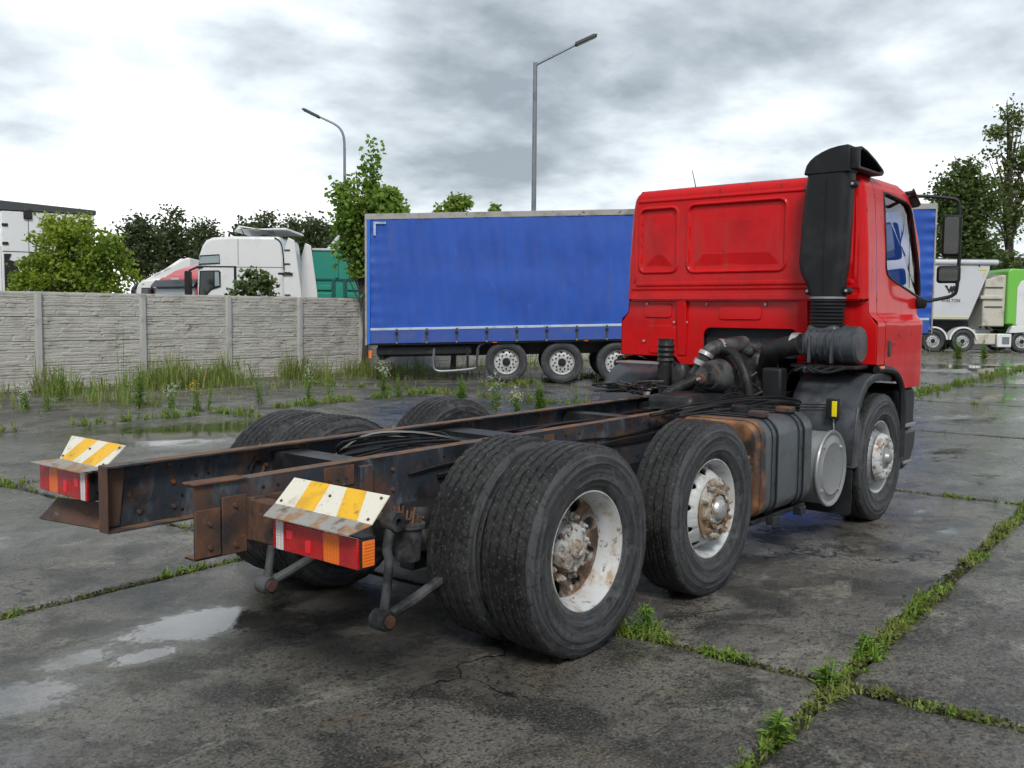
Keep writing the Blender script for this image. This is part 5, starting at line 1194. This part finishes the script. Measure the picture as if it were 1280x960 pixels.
for xw in (.9, 2.2): far_wheel(tp, xw, .2, .5); far_wheel(tp, xw, 2.3, .5, 1)
# tipper trailer and green tractor across the yard on the right (local x to the right)
K = .0369
p = place((1165 - 640) * K, 44); tt = empty('tipper_trailer', p, TH); tag(tt, 'pale grey tipper trailer with camel emblem and WIELTON lettering', 'trailer')
def lx(px): return (px - 1165) * K
def lz(py): return 1.683 + (395 - py) * K
body = [(-6.0, lz(401)), (lx(1205.5), lz(401)), (lx(1208), lz(398)), (lx(1231), lz(338)), (lx(1231), lz(331)), (-6.0, lz(331))]
MB().prism(body, 0, 2.5).build('tipper_body', 'greywhite', tt, 30, .03)
MB().tube([(-6, .02, lz(329)), (lx(1240), .02, lz(329))], .13, 12).build('tarp_roll', 'greywhite', tt)
MB().prism([(-6, lz(331)), (-6, lz(325)), (lx(1238), lz(325)), (lx(1247), lz(329)), (lx(1238), lz(331))], -.04, 2.5).build('top_rail', 'galv', tt, 30, .02)
MB().box(-6, lx(1206), -.012, -.002, lz(398), lz(396.5)).build('yellow_line', 'yellow_line', tt, 30)
MB().box(-6, lx(1206), -.012, -.002, lz(401.0), lz(399.4)).build('black_line', 'black_print', tt, 30)
MB().prism([(lx(1217), lz(337.5)), (lx(1227), lz(337.5)), (lx(1224), lz(346)), (lx(1222.5), lz(346)), (lx(1225), lz(339)), (lx(1217), lz(339))], -.012, -.002).build('yellow_tape', 'yellow_line', tt, 30)
MB().prism([(lx(1216), lz(331)), (lx(1219), lz(331)), (lx(1217.5), lz(335))], -.03, -.002).build('tarp_hook', 'black_print', tt, 30)
camel = [(1180.5, 358), (1182, 357.5), (1184, 358.5), (1184.6, 361.5), (1186, 362), (1187, 359), (1188.5, 357.8), (1189.6, 360), (1190.8, 357.6), (1192.5, 358.5), (1193.6, 361), (1195, 364.5), (1195.8, 369), (1194.8, 369), (1193.2, 365.2), (1191.5, 364.6), (1190.4, 366.5), (1190.2, 370), (1189, 370), (1189, 366.5), (1187.2, 364.8), (1186.6, 367.3), (1185.2, 366.8), (1184.6, 364.2), (1183, 362.6), (1182, 360.2), (1180.6, 359.6)]
MB().prism([(lx(a - 4.5), lz(b)) for a, b in camel], -.012, -.002).build('camel_emblem', 'black_print', tt, 30)
fc = bpy.data.curves.new('lettering', 'FONT'); fc.body = 'WIELTON'; fc.size = .22; fc.extrude = .004; fc.space_character = 1.12; fc.offset = .003
ft = bpy.data.objects.new('lettering_curve', fc); fm = bpy.data.meshes.new_from_object(ft); bpy.data.objects.remove(ft); fo = bpy.data.objects.new('lettering', fm); COL.objects.link(fo); fo.parent = tt; fo.location = (lx(1172.0), -.006, lz(378.3)); fo.rotation_euler = (R(90), 0, 0); fo.scale = (.82, 1, 1); fm.materials.clear(); fm.materials.append(M['black_print'])
MB().box(-6, lx(1215), .6, 1.9, .95, 1.45).build('chassis_beam', 'black_steel', tt, 30)
p = place((1165 - 640) * K, 44); tg_ = empty('tractor_unit', p, TH); tag(tg_, 'lime green and white tractor unit coupled to the tipper trailer', 'lorry')
for px in (1165, 1202, 1276):
    far_wheel(tg_, lx(px), .2, .52, -1, 1.03, spin=px); far_wheel(tg_, lx(px), 2.3, .52, 1, 1.03)
    if px < 1270:
        a0 = [(lx(px) + .66 * math.cos(R(a)), .52 + .66 * math.sin(R(a))) for a in range(5, 176, 10)]; a1 = [(lx(px) + .58 * math.cos(R(a)), .52 + .58 * math.sin(R(a))) for a in range(175, 4, -10)]
        MB().prism(a0 + a1, .0, .5).build('wheel_fender', 'white', tg_, 30, .01)
MB().box(lx(1150), lx(1245), .75, 1.75, .7, 1.05).build('chassis_frame', 'greywhite', tg_, 30, .02)
MB().box(lx(1216), lx(1243), .05, .55, lz(431), lz(417)).build('fuel_tank', 'cream', tg_, 30, .06)
MB().box(lx(1244), lx(1262), .0, .55, lz(434), lz(417)).build('side_skirt', 'white', tg_, 30, .04); MB().box(lx(1250), lx(1259), -.012, -.002, lz(430), lz(421)).build('skirt_recess', 'galv', tg_, 30)
MB().prism([(lx(1226), lz(408)), (lx(1226), lz(375)), (lx(1229), lz(350)), (lx(1249), lz(344)), (lx(1254), lz(344)), (lx(1254), lz(408))], .15, 2.35).build('sleeper_wall', 'cream', tg_, 30, .05)
for z in (384, 372, 360): MB().box(lx(1228), lx(1250), .10, .15, lz(z), lz(z) + .04).build('panel_seam', 'greyplastic', tg_, 30)
MB().box(lx(1222), lx(1250), .05, .6, lz(374), lz(370)).build('catwalk', 'cream', tg_, 30, .02)
MB().prism([(lx(1254), lz(405)), (lx(1254), lz(340)), (lx(1258), lz(336)), (lx(1300), lz(338)), (lx(1318), lz(345)), (lx(1326), lz(380)), (lx(1328), lz(425)), (lx(1285), lz(425)), (lx(1262), lz(405))], .0, 2.45).build('cab_body', 'lime', tg_, 30, .06, 3)
MB().prism([(lx(1266), lz(405)), (lx(1266), lz(360)), (lx(1270), lz(352)), (lx(1278), lz(349)), (lx(1320), lz(352)), (lx(1326), lz(395)), (lx(1300), lz(418)), (lx(1275), lz(414))], -.02, .0).build('white_side_panel', 'white', tg_, 30, .015)
MB().prism([(lx(1258), lz(416)), (lx(1262), lz(407)), (lx(1290), lz(407)), (lx(1290), lz(414)), (lx(1266), lz(416))], -.025, .3).build('arch_panel', 'white', tg_, 30, .02)
win(tg_, [(lx(1296), lz(392)), (lx(1298), lz(366)), (lx(1316), lz(368)), (lx(1320), lz(390))], -.023)
mb = MB(); rng = random.Random(5)
for k in range(14):
    x, z = lx(1232) + rng.random() * .9, 1.25 + rng.random() * .5; mb.tube([(x, .5 + rng.random(), z), (x + rng.uniform(-.3, .3), .5 + rng.random(), z + rng.uniform(-.2, .2)), (x + rng.uniform(-.4, .4), .6, z - .2)], .05, 6, 3)
mb.build('coupling_hoses', 'blackpaint', tg_)

# ------------------------------------------------------------------ trees
def leaf_quads(P, size, rng, stretch=1.5, up=.3):
    n = len(P); a = rng.normal(size=(n, 3)); a[:, 2] = a[:, 2] * .6 - .25; a /= np.linalg.norm(a, axis=1)[:, None]
    b = rng.normal(size=(n, 3)); b[:, 2] += up; b -= a * (a * b).sum(1)[:, None]; b /= np.linalg.norm(b, axis=1)[:, None] + 1e-9
    s_ = size * rng.uniform(.6, 1.35, n)[:, None]; c = np.cross(a, b)
    L, Wd = a * s_ * stretch * .5, b * s_ * .5
    bend = c * s_ * .18
    v = np.stack([P - L, P + Wd - bend * .3 - L * .1, P + L, P - Wd - bend * .3 - L * .1], 1).reshape(-1, 3)
    return v
def foliage(name, P, size, m, parent, rng, stretch=1.5):
    v = leaf_quads(P, size, rng, stretch); n = len(P)
    me = bpy.data.meshes.new(name); me.vertices.add(4 * n); me.vertices.foreach_set('co', v.astype(np.float32).ravel())
    me.loops.add(4 * n); me.loops.foreach_set('vertex_index', np.arange(4 * n, dtype=np.int32)); me.polygons.add(n); me.polygons.foreach_set('loop_start', np.arange(0, 4 * n, 4, dtype=np.int32))
    me.update(calc_edges=True); me.materials.append(M[m]); o = bpy.data.objects.new(name, me); COL.objects.link(o); o.parent = parent; return o
def tree(name, label, cat, base, H, lumps, nclump, nleaf, size, m, tr_r=.15, group=None, seed=0, spread=.28, trunk_top=.85, rz=TH, stretch=1.5):
    """lumps: (x, y, z, rx, ry, rz) in local metres, x to the right in the picture"""
    rng = np.random.RandomState(seed); t = empty(name, base, rz); tag(t, label, cat, group)
    C = []; vol = np.array([l[3] * l[4] * l[5] for l in lumps]) ** .7; vol = vol / vol.sum()
    for _ in range(nclump):
        l = lumps[rng.choice(len(lumps), p=vol)]; d = rng.normal(size=3); d /= np.linalg.norm(d); r_ = rng.rand() ** .42
        C.append(np.array(l[:3]) + d * r_ * np.array(l[3:]))
    C = np.array(C)
    P = []
    for c in C:
        k = max(4, int(nleaf * rng.uniform(.4, 1.6))); s_ = spread * rng.uniform(.6, 1.3)
        P.append(c + np.clip(rng.normal(size=(k, 3)), -1.5, 1.5) * s_ * np.array([1, 1, .75]))
    P = np.concatenate(P)
    mb = MB(); top = Vector((lumps[-1][0], lumps[-1][1], H * trunk_top)); pts = [Vector((0, 0, -.1)), Vector((.04, .03, H * .25)), Vector((-.03, 0, H * .5)).lerp(top, .3), top]
    mb.tube(pts, [tr_r, tr_r * .75, tr_r * .45, tr_r * .12], 8, 4)
    order = rng.permutation(len(C))[:min(60, len(C))]
    for i in order:
        c = Vector(C[i]); f = min(.95, max(.12, (c.z / H) * .72)); b = Vector((0, 0, 0)).lerp(top, f); b.z = H * trunk_top * f
        if c.z < b.z: b.z = max(.2, c.z * .7)
        mid = b.lerp(c, .5) + Vector(rng.normal(size=3) * .08); mb.tube([b, mid, c], [tr_r * .28, tr_r * .16, tr_r * .05], 5, 2)
    mb.build('trunk', 'bark', t, 40); foliage('crown', P, size, m, t, rng, stretch)
    return t
def at(px, d, ph=387): return place((px - 640) * d / 1192.18, d)
def zz(py, d, hy=387): return 1.683 + (hy - py) * d / 1192.18
d = 21.3; k = d / 1192.18
tree('yellow_bush', 'rounded yellow-green bush rising above the fence at the left', 'tree', at(97, d), 4.0, [(-.55, 0, 2.45, .75, .6, .6), (.5, 0, 2.5, .75, .6, .65), (-.1, 0, 3.1, .85, .6, .65), (.75, 0, 2.95, .5, .4, .4), (-.9, 0, 2.15, .4, .4, .3), (0, 0, 2.3, 1.1, .5, .4), (0, 0, 3.45, .45, .4, .3)], 260, 46, .065, 'leaf_yellow', .07, seed=3, spread=.13)
d = 24.2; k = d / 1192.18
tree('fence_shrub', 'small dark green shrub growing over the fence before the white cab', 'shrub', at(318, d), 2.95, [(-.12, 0, 2.35, .30, .25, .42), (.28, 0, 2.3, .28, .25, .38), (-.45, 0, 2.1, .2, .15, .18), (.1, 0, 2.2, .4, .2, .3)], 60, 18, .085, 'leaf_mid', .03, seed=5, spread=.07)
d = 25.5; k = d / 1192.18
def T3(d, px0, items): return [((a - px0) * d / 1192.18, 0, zz(b, d), c * d / 1192.18, c * .8 * d / 1192.18, e * d / 1192.18) for a, b, c, e in items]
tree('maple_tree', 'young maple with a pointed top beside the rear of the blue trailer', 'tree', at(455, d), zz(172, d), T3(d, 455, [(440, 312, 14, 20), (445, 275, 24, 20), (472, 262, 30, 24), (462, 225, 9, 20), (432, 246, 10, 14), (486, 250, 14, 10), (480, 300, 26, 40), (463, 195, 6, 18), (446, 338, 10, 8)]), 270, 34, .115, 'leaf_maple', .09, seed=8, spread=.17, stretch=1.2)
d = 27.5
tree('maple_tree', 'maple whose leafy top shows above the middle of the trailer roof', 'tree', at(566, d), zz(248, d), T3(d, 566, [(560, 262, 18, 10), (572, 256, 14, 8), (566, 300, 30, 30)]), 90, 32, .115, 'leaf_maple', .09, seed=9, spread=.15, stretch=1.2)
d = 26.5
tree('maple_tree', 'sapling with a single shoot just above the trailer roof near the straight lamp', 'tree', at(617, d), zz(257, d), T3(d, 617, [(617, 275, 10, 12), (617, 262, 3, 6)]), 24, 12, .14, 'leaf_maple', .05, seed=19, spread=.10, stretch=1.2)
G = 'dark trees far behind the fence'
dk = [(178, 272, 26, 'dark loose tree far behind, leftmost of the treeline', 21), (218, 264, 30, 'densest dark tree far behind, directly above the low white cab', 22), (258, 276, 26, 'dark tree far behind with thin twigs, left of the big white cab', 23), (312, 280, 16, 'dark tree top showing just left of the raised roof flap', 24),
      (335, 272, 18, 'dark rounded tree top above the raised roof flap', 25), (366, 278, 15, 'dark tree top above the rear of the big white cab', 26), (395, 282, 22, 'dark tree behind the teal tipper, left of the curved lamp', 27), (425, 290, 24, 'dark tree behind the maple and the curved lamp', 28)]
for px, py, w, lab, sd in dk:
    d = 62 + (sd % 3) * 4
    tree('dark_tree', lab, 'tree', at(px, d), zz(py, d), T3(d, px, [(px, 330, w, 22), (px - w * .4, 305, w * .7, 18), (px + w * .45, 308, w * .65, 18), (px, 292, w * .6, 16), (px + w * .15, py + 6, w * .3, 8)]), 150, 26, .17, 'leaf_dark', .22, G, sd, .42)
G = 'trees behind the tipper trailer'
d = 66
tree('tall_tree', 'tall slender tree with clumped foliage at the right edge', 'tree', at(1256, d, 395), zz(125, d, 395), T3(d, 1264, [(1240, 160, 16, 14), (1262, 150, 12, 18), (1232, 190, 12, 10), (1265, 195, 20, 18), (1250, 225, 16, 16), (1275, 235, 14, 20), (1236, 250, 10, 10), (1262, 270, 14, 24), (1285, 200, 14, 20), (1262, 320, 16, 20), (1262, 128, 4, 8), (1250, 140, 9, 9)]), 180, 24, .18, 'leaf_poplar', .30, G, 31, .36, .97)
d = 62
tree('broad_tree', 'broad dark green tree behind the mirrors and the tipper trailer', 'tree', at(1196, d, 395), zz(198, d, 395), T3(d, 1196, [(1190, 235, 26, 26), (1215, 250, 22, 28), (1180, 280, 28, 34), (1212, 305, 26, 30), (1196, 212, 12, 12), (1170, 250, 12, 16)]), 240, 40, .19, 'leaf_mid', .30, G, 33, .48)
d = 75
for px, py, w, sd, lab in ((1232, 318, 22, 35, 'low dark tree between the tipper trailer and the green cab'), (1290, 300, 30, 36, 'dark tree at the right edge behind the green cab'), (1150, 300, 26, 37, 'dark tree hidden mostly behind the red cab window')):
    tree('dark_tree', lab, 'tree', at(px, d, 395), zz(py, d, 395), T3(d, px, [(px, 350, w, 30), (px - w * .3, 330, w * .7, 20), (px + w * .3, 325, w * .6, 18)]), 150, 32, .20, 'leaf_dark', .2, G, sd, .5)

# ------------------------------------------------------------------ grass in the joints, weeds
def blades(name, base, length, width, lean, m, rng, kind='stuff', droop=.5):
    """one mesh of bent grass blades: base (n,3), length (n,), lean (n,)"""
    n = len(base); a = rng.rand(n) * 6.283; d = np.stack([np.cos(a), np.sin(a), np.zeros(n)], 1); sd = np.stack([-np.sin(a), np.cos(a), np.zeros(n)], 1)
    L = length[:, None]; ln = lean[:, None]; w = width[:, None]
    up_ = np.array([0, 0, 1.0]); p1 = base + up_ * L * .55 * np.sqrt(np.maximum(.05, 1 - ln ** 2 * .5)) + d * L * ln * .4; p2 = base + up_ * L * np.maximum(.08, 1 - ln * (.6 + droop * .4)) + d * L * ln * .95
    v = np.stack([base - sd * w * .5, base + sd * w * .5, p1 + sd * w * .5, p1 - sd * w * .5, p2], 1).reshape(-1, 3)
    i0 = np.arange(n) * 5; f = [x for q in i0.tolist() for x in ((q, q + 1, q + 2, q + 3), (q + 3, q + 2, q + 4))]
    me = bpy.data.meshes.new(name); me.from_pydata(v.tolist(), [], f); me.update(); me.materials.append(M[m]); o = bpy.data.objects.new(name, me); COL.objects.link(o)
    return o
rng = np.random.RandomState(77)
tufts = []    # (x, y, radius, blade length, number)
def along(u0, v0, u1, v1, per_m, lo, hi, num, wid=.03, gap=.0, seed=0):
    r_ = np.random.RandomState(seed); L = math.hypot(u1 - u0, v1 - v0); n = int(L * per_m); ph = r_.rand(4) * 6.28
    for _ in range(n):
        t = r_.rand(); s_ = t * L; den = .5 + .25 * math.sin(s_ * 2.1 + ph[0]) + .2 * math.sin(s_ * 5.3 + ph[1]) + .15 * math.sin(s_ * 11 + ph[2])
        if den < gap: continue
        u = u0 + (u1 - u0) * t + r_.normal() * wid * (.4 if u0 != u1 else 1); v = v0 + (v1 - v0) * t + r_.normal() * wid * (.4 if v0 != v1 else 1)
        x, y = g2w(u, v); tufts.append((x, y, .012 + .02 * den, (lo + (hi - lo) * r_.rand() ** 2) * (.5 + den * .8), int(num * (.5 + r_.rand()))))
# joint along the slabs to the right of the truck
along(-1.3, 0, 5.4, 0, 42, .03, .085, 12, .030, .36, 1); along(5.4, 0, 40, 0, 12, .05, .14, 10, .05, .3, 2)
along(-.35, 0, .5, 0, 40, .04, .09, 14, .035, .0, 30)
# cross joint behind the wheels
along(0, 0, 0, 1.15, 45, .04, .09, 12, .028, .40, 3); along(0, -3.6, 0, 0, 22, .02, .06, 10, .025, .55, 4); along(0, .85, 0, 1.2, 50, .06, .13, 12, .035, .0, 31)
along(SX, -3.5, SX, 2.0, 30, .03, .09, 10, .03, .42, 5); along(SX * 2, -4, SX * 2, 8, 8, .03, .10, 9, .04, .55, 6); along(SX * 3, -4, SX * 3, 8, 8, .05, .14, 9, .05, .45, 7); along(SX * 4, -4, SX * 4, 8, 8, .05, .14, 9, .05, .4, 8)
# left hand joints
along(-4, SY, 6, SY, 20, .02, .07, 10, .02, .5, 9); along(-2, SY * 2, 7, SY * 2, 16, .05, .14, 10, .05, .38, 10); along(-2, SY * 3, 26, SY * 3, 26, .08, .25, 12, .10, .3, 11); along(9, SY, 40, SY, 16, .10, .26, 14, .14, .15, 12); along(9, SY * 2, 30, SY * 2, 8, .06, .2, 10, .08, .4, 13)
along(SX, SY * 1.5, SX, SY * 4.5, 12, .06, .2, 10, .06, .4, 14); along(SX * 2, SY * 2, SX * 2, SY * 4, 20, .08, .28, 12, .12, .2, 15); along(0, SY * 1.2, 0, SY * 3.5, 10, .03, .1, 10, .04, .5, 16)
tb = []; tl = []; 
for (x, y, r_, L, n) in tufts:
    a = rng.rand(n) * 6.283; q = rng.rand(n) * r_ * 1.5; tb.append(np.stack([x + q * np.cos(a), y + q * np.sin(a), np.full(n, -.02)], 1)); tl.append(L * rng.uniform(.5, 1.2, n) + .02)
tb = np.concatenate(tb); tl = np.concatenate(tl); n = len(tb)
o = blades('grass', tb, tl, rng.uniform(.004, .011, n) * (1 + tl * 3), rng.rand(n) ** .7 * .95, 'grass', rng); tag(o, 'green grass tufts growing in the joints between the slabs', 'grass', kind='stuff')
# moss and low leaves filling the joints
mp = []
def mossline(u0, v0, u1, v1, n, wid, seed):
    r_ = np.random.RandomState(seed); t = r_.rand(n); ph = r_.rand() * 6
    L = math.hypot(u1 - u0, v1 - v0); den = .5 + .5 * np.sin(t * L * 1.7 + ph) * np.sin(t * L * .6 + 2 * ph)
    keep = r_.rand(n) < den ** 1.5 + .12; t = t[keep]; m_ = len(t); off = r_.normal(size=m_) * wid * (.4 + .8 * den[keep])
    u = u0 + (u1 - u0) * t + (off if u0 == u1 else 0); v = v0 + (v1 - v0) * t + (off if v0 == v1 else 0)
    c, s_ = math.cos(GA), math.sin(GA); mp.append(np.stack([GO.x + u * c - v * s_, GO.y + u * s_ + v * c, -.012 + .016 * r_.rand(m_)], 1))
mossline(-1.5, 0, 9, 0, 6500, .026, 1); mossline(0, -3.9, 0, 1.3, 2600, .022, 2); mossline(SX, -4, SX, 2, 3000, .03, 3); mossline(-4, SY, 6, SY, 5000, .022, 4); mossline(SX * 2, -4, SX * 2, 8, 2500, .03, 5); mossline(9, 0, 30, 0, 4000, .05, 6); mossline(-3, SY * 2, 7, SY * 2, 3000, .04, 7)
P = np.concatenate(mp); o = foliage('moss', P, .018, 'moss', None, rng, 1.3); tag(o, 'low moss filling the joints between the slabs', 'moss', kind='stuff')
# dense growth at the foot of the fence and round the trailer
base = []; ln = []; 
def patch(x0, x1, y0, y1, n, lo, hi, seed):
    r_ = np.random.RandomState(seed); x = r_.uniform(x0, x1, n); y = y0 + (y1 - y0) * r_.rand(n) ** .6; den = .5 + .5 * np.sin(x * 1.9 + seed) * np.sin(x * .83 + 2 * seed)
    keep = r_.rand(n) < den ** 2 + .05; x, y, den = x[keep], y[keep], den[keep]; m_ = len(x)
    base.append(np.stack([x, y, np.full(m_, -.04)], 1)); ln.append((lo + (hi - lo) * r_.rand(m_) ** 1.6) * (.35 + den))
patch(-2, 26, 14.6, 15.75, 5200, .12, .62, 2); patch(4.6, 8.9, 14.0, 15.6, 5200, .3, 1.0, 3); patch(10.6, 14.4, 13.8, 15.7, 5200, .25, .9, 4); patch(1, 8, 11.0, 13.4, 1300, .1, .45, 5); patch(8, 16, 12.0, 14.0, 1800, .08, .4, 9); patch(12.5, 22, 8.0, 13.5, 1500, .06, .32, 6); patch(30, 46, 4, 11, 1600, .1, .5, 7); patch(-2, 5, 13.4, 15.4, 1400, .15, .6, 8)
base = np.concatenate(base); ln = np.concatenate(ln); n = len(base)
sel = rng.rand(n) < .62
for s_, nm, m_, lab in ((sel, 'tall_grass', 'grass', 'tall green grass along the foot of the concrete fence'), (~sel, 'dry_grass', 'drygrass', 'pale drying grass along the foot of the concrete fence')):
    o = blades(nm, base[s_], ln[s_], rng.uniform(.008, .02, s_.sum()), rng.rand(s_.sum()) * .7, m_, rng); tag(o, lab, 'grass', kind='stuff')
# single weeds: stems with leaves and flower heads
def weed_mesh(seed, H, nst, leafL, flower=None, bushy=1.0):
    r_ = np.random.RandomState(seed); mb = MB(); mats = []; 
    fl = []
    for s_ in range(nst):
        a = r_.rand() * 6.28; ln_ = H * r_.uniform(.6, 1.05); lean = r_.uniform(.03, .22) * H; b = Vector((r_.normal() * .03, r_.normal() * .03, -.05)); tp_ = Vector((math.cos(a) * lean, math.sin(a) * lean, ln_)); md = b.lerp(tp_, .5) + Vector((0, 0, .03))
        mb.tube([b, md, tp_], [.006, .005, .003], 4, 2); nl = int(16 * bushy)
        for q in range(nl):
            t = .1 + .85 * q / nl; c = b.lerp(tp_, t); an = r_.rand() * 6.28; L = leafL * r_.uniform(.5, 1.2) * (1.15 - .7 * t); dv = Vector((math.cos(an), math.sin(an), r_.uniform(.1, .8))).normalized(); sv = dv.cross(Vector((0, 0, 1))).normalized() * L * .17
            mb.add([c, c + dv * L * .5 + sv, c + dv * L - Vector((0, 0, L * .2)), c + dv * L * .5 - sv], [(0, 1, 2, 3)])
        fl.append(tp_)
        for q in range(3 if flower else 0): fl.append(tp_ + Vector((r_.normal() * .05, r_.normal() * .05, -r_.rand() * .12)))
    return mb, fl
def weed(px, d, H, seed, label, nst=5, leafL=.12, flower=None, bushy=1.0, hy=388, wx=None):
    p = wx if wx else at(px, d); t = empty('weed', p, random.random() * 6); tag(t, label, 'weed', 'weeds growing out of the yard')
    mb, fl = weed_mesh(seed, H, nst, leafL, flower, bushy); mb.build('leaves', 'weed', t, None, fix=False)
    if flower:
        f = MB(); r_ = random.Random(seed)
        for c in fl:
            for q in range(3): 
                e = c + Vector((r_.gauss(0, .02), r_.gauss(0, .02), r_.gauss(0, .02))); f.lathe([(0, -.005), (.008, -.001), (.007, .004), (0, .006)], 5, e, 'z')
        tag(f.build('flowers', {'w': 'white_flower', 'y': 'yellow_flower', 's': 'seedhead'}[flower], t, None), kind='stuff')
    return t
def depth(py, hy): return 1.683 * 1192.18 / (py - hy) * 1.0
weed(75, 17.3, .62, 1, 'leafy weed standing left of the second fence post, tallest there', 4, .16, None, 1.3)
weed(30, 15.8, .5, 2, 'white-flowered weed nearest the left edge of the yard', 6, .10, 'w')
weed(55, 15.6, .42, 3, 'small leafy weed beside the white-flowered one at the left edge', 6, .09, None)
weed(172, 16.3, .75, 4, 'bright green upright weed in front of the third fence post', 7, .16, None, 1.4)
weed(152, 17.6, 1.25, 5, 'tall weed with brown seed heads against the fence', 4, .10, 's', .6)
weed(214, 16.2, .42, 6, 'white-flowered weed below the third fence panel', 6, .09, 'w')
weed(244, 15.7, .48, 7, 'yellow-flowered weed on the slab edge', 6, .10, 'y', 1.2)
weed(262, 15.9, .45, 8, 'slim leafy weed right beside the yellow-flowered one', 4, .09, None)
weed(325, 16.9, .55, 9, 'upright green weed alone in the middle of the wet slab', 5, .11, None, 1.2)
weed(386, 17.3, .8, 10, 'tall white-flowered weed before the fourth fence post', 6, .12, 'w', 1.1)
weed(412, 17.8, .5, 11, 'short leafy weed just right of the tall white-flowered one', 5, .10, None)
weed(480, 19.0, .68, 12, 'spreading white-flowered weed under the rear of the blue trailer', 10, .12, 'w', 1.0)
weed(498, 18.6, .5, 13, 'lower leafy weed right of the spreading white-flowered one', 7, .10, None, 1.0)
weed(577, 17.6, .5, 14, 'bushy light green weed below the spare wheel frame', 9, .14, None, 1.5)
weed(618, 16.6, .62, 15, 'tall white-flowered weed before the rearmost trailer wheel', 7, .12, 'w', 1.2)
weed(645, 15.8, .45, 16, 'white-flowered weed low between the two rear trailer wheels', 7, .11, 'w', 1.2)
weed(675, 15.9, .52, 17, 'dense bright green weed before the middle trailer wheel', 12, .14, None, 1.8)
weed(722, 16.6, .42, 18, 'thin weed beside the middle trailer wheel', 4, .10, None)
weed(1196, 36, .95, 19, 'bright green weed before the tipper trailer wheels', 9, .22, None, 1.6, 395)
weed(1228, 37, .8, 20, 'grassy weed in front of the tractor fuel tank', 9, .20, None, 1.4, 395)
weed(0, 0, .13, 21, 'small leafy weed at the edge of the near joint by the bottom of the picture', 8, .09, None, 1.0, wx=Vector((*g2w(-.72, .01), -.02)))
weed(0, 0, .14, 22, 'leafy dandelion-like weed where the two near joints cross', 9, .09, None, 1.0, wx=Vector((*g2w(-.05, .03), -.02)))
weed(0, 0, .12, 23, 'leafy weed in the near joint just beyond the crossing', 9, .08, None, 1.0, wx=Vector((*g2w(.50, .02), -.02)))
weed(0, 0, .20, 24, 'weed with thin seed stalks against the rear twin tyre', 8, .10, None, .8, wx=Vector((*g2w(0.02, 1.02), -.02)))
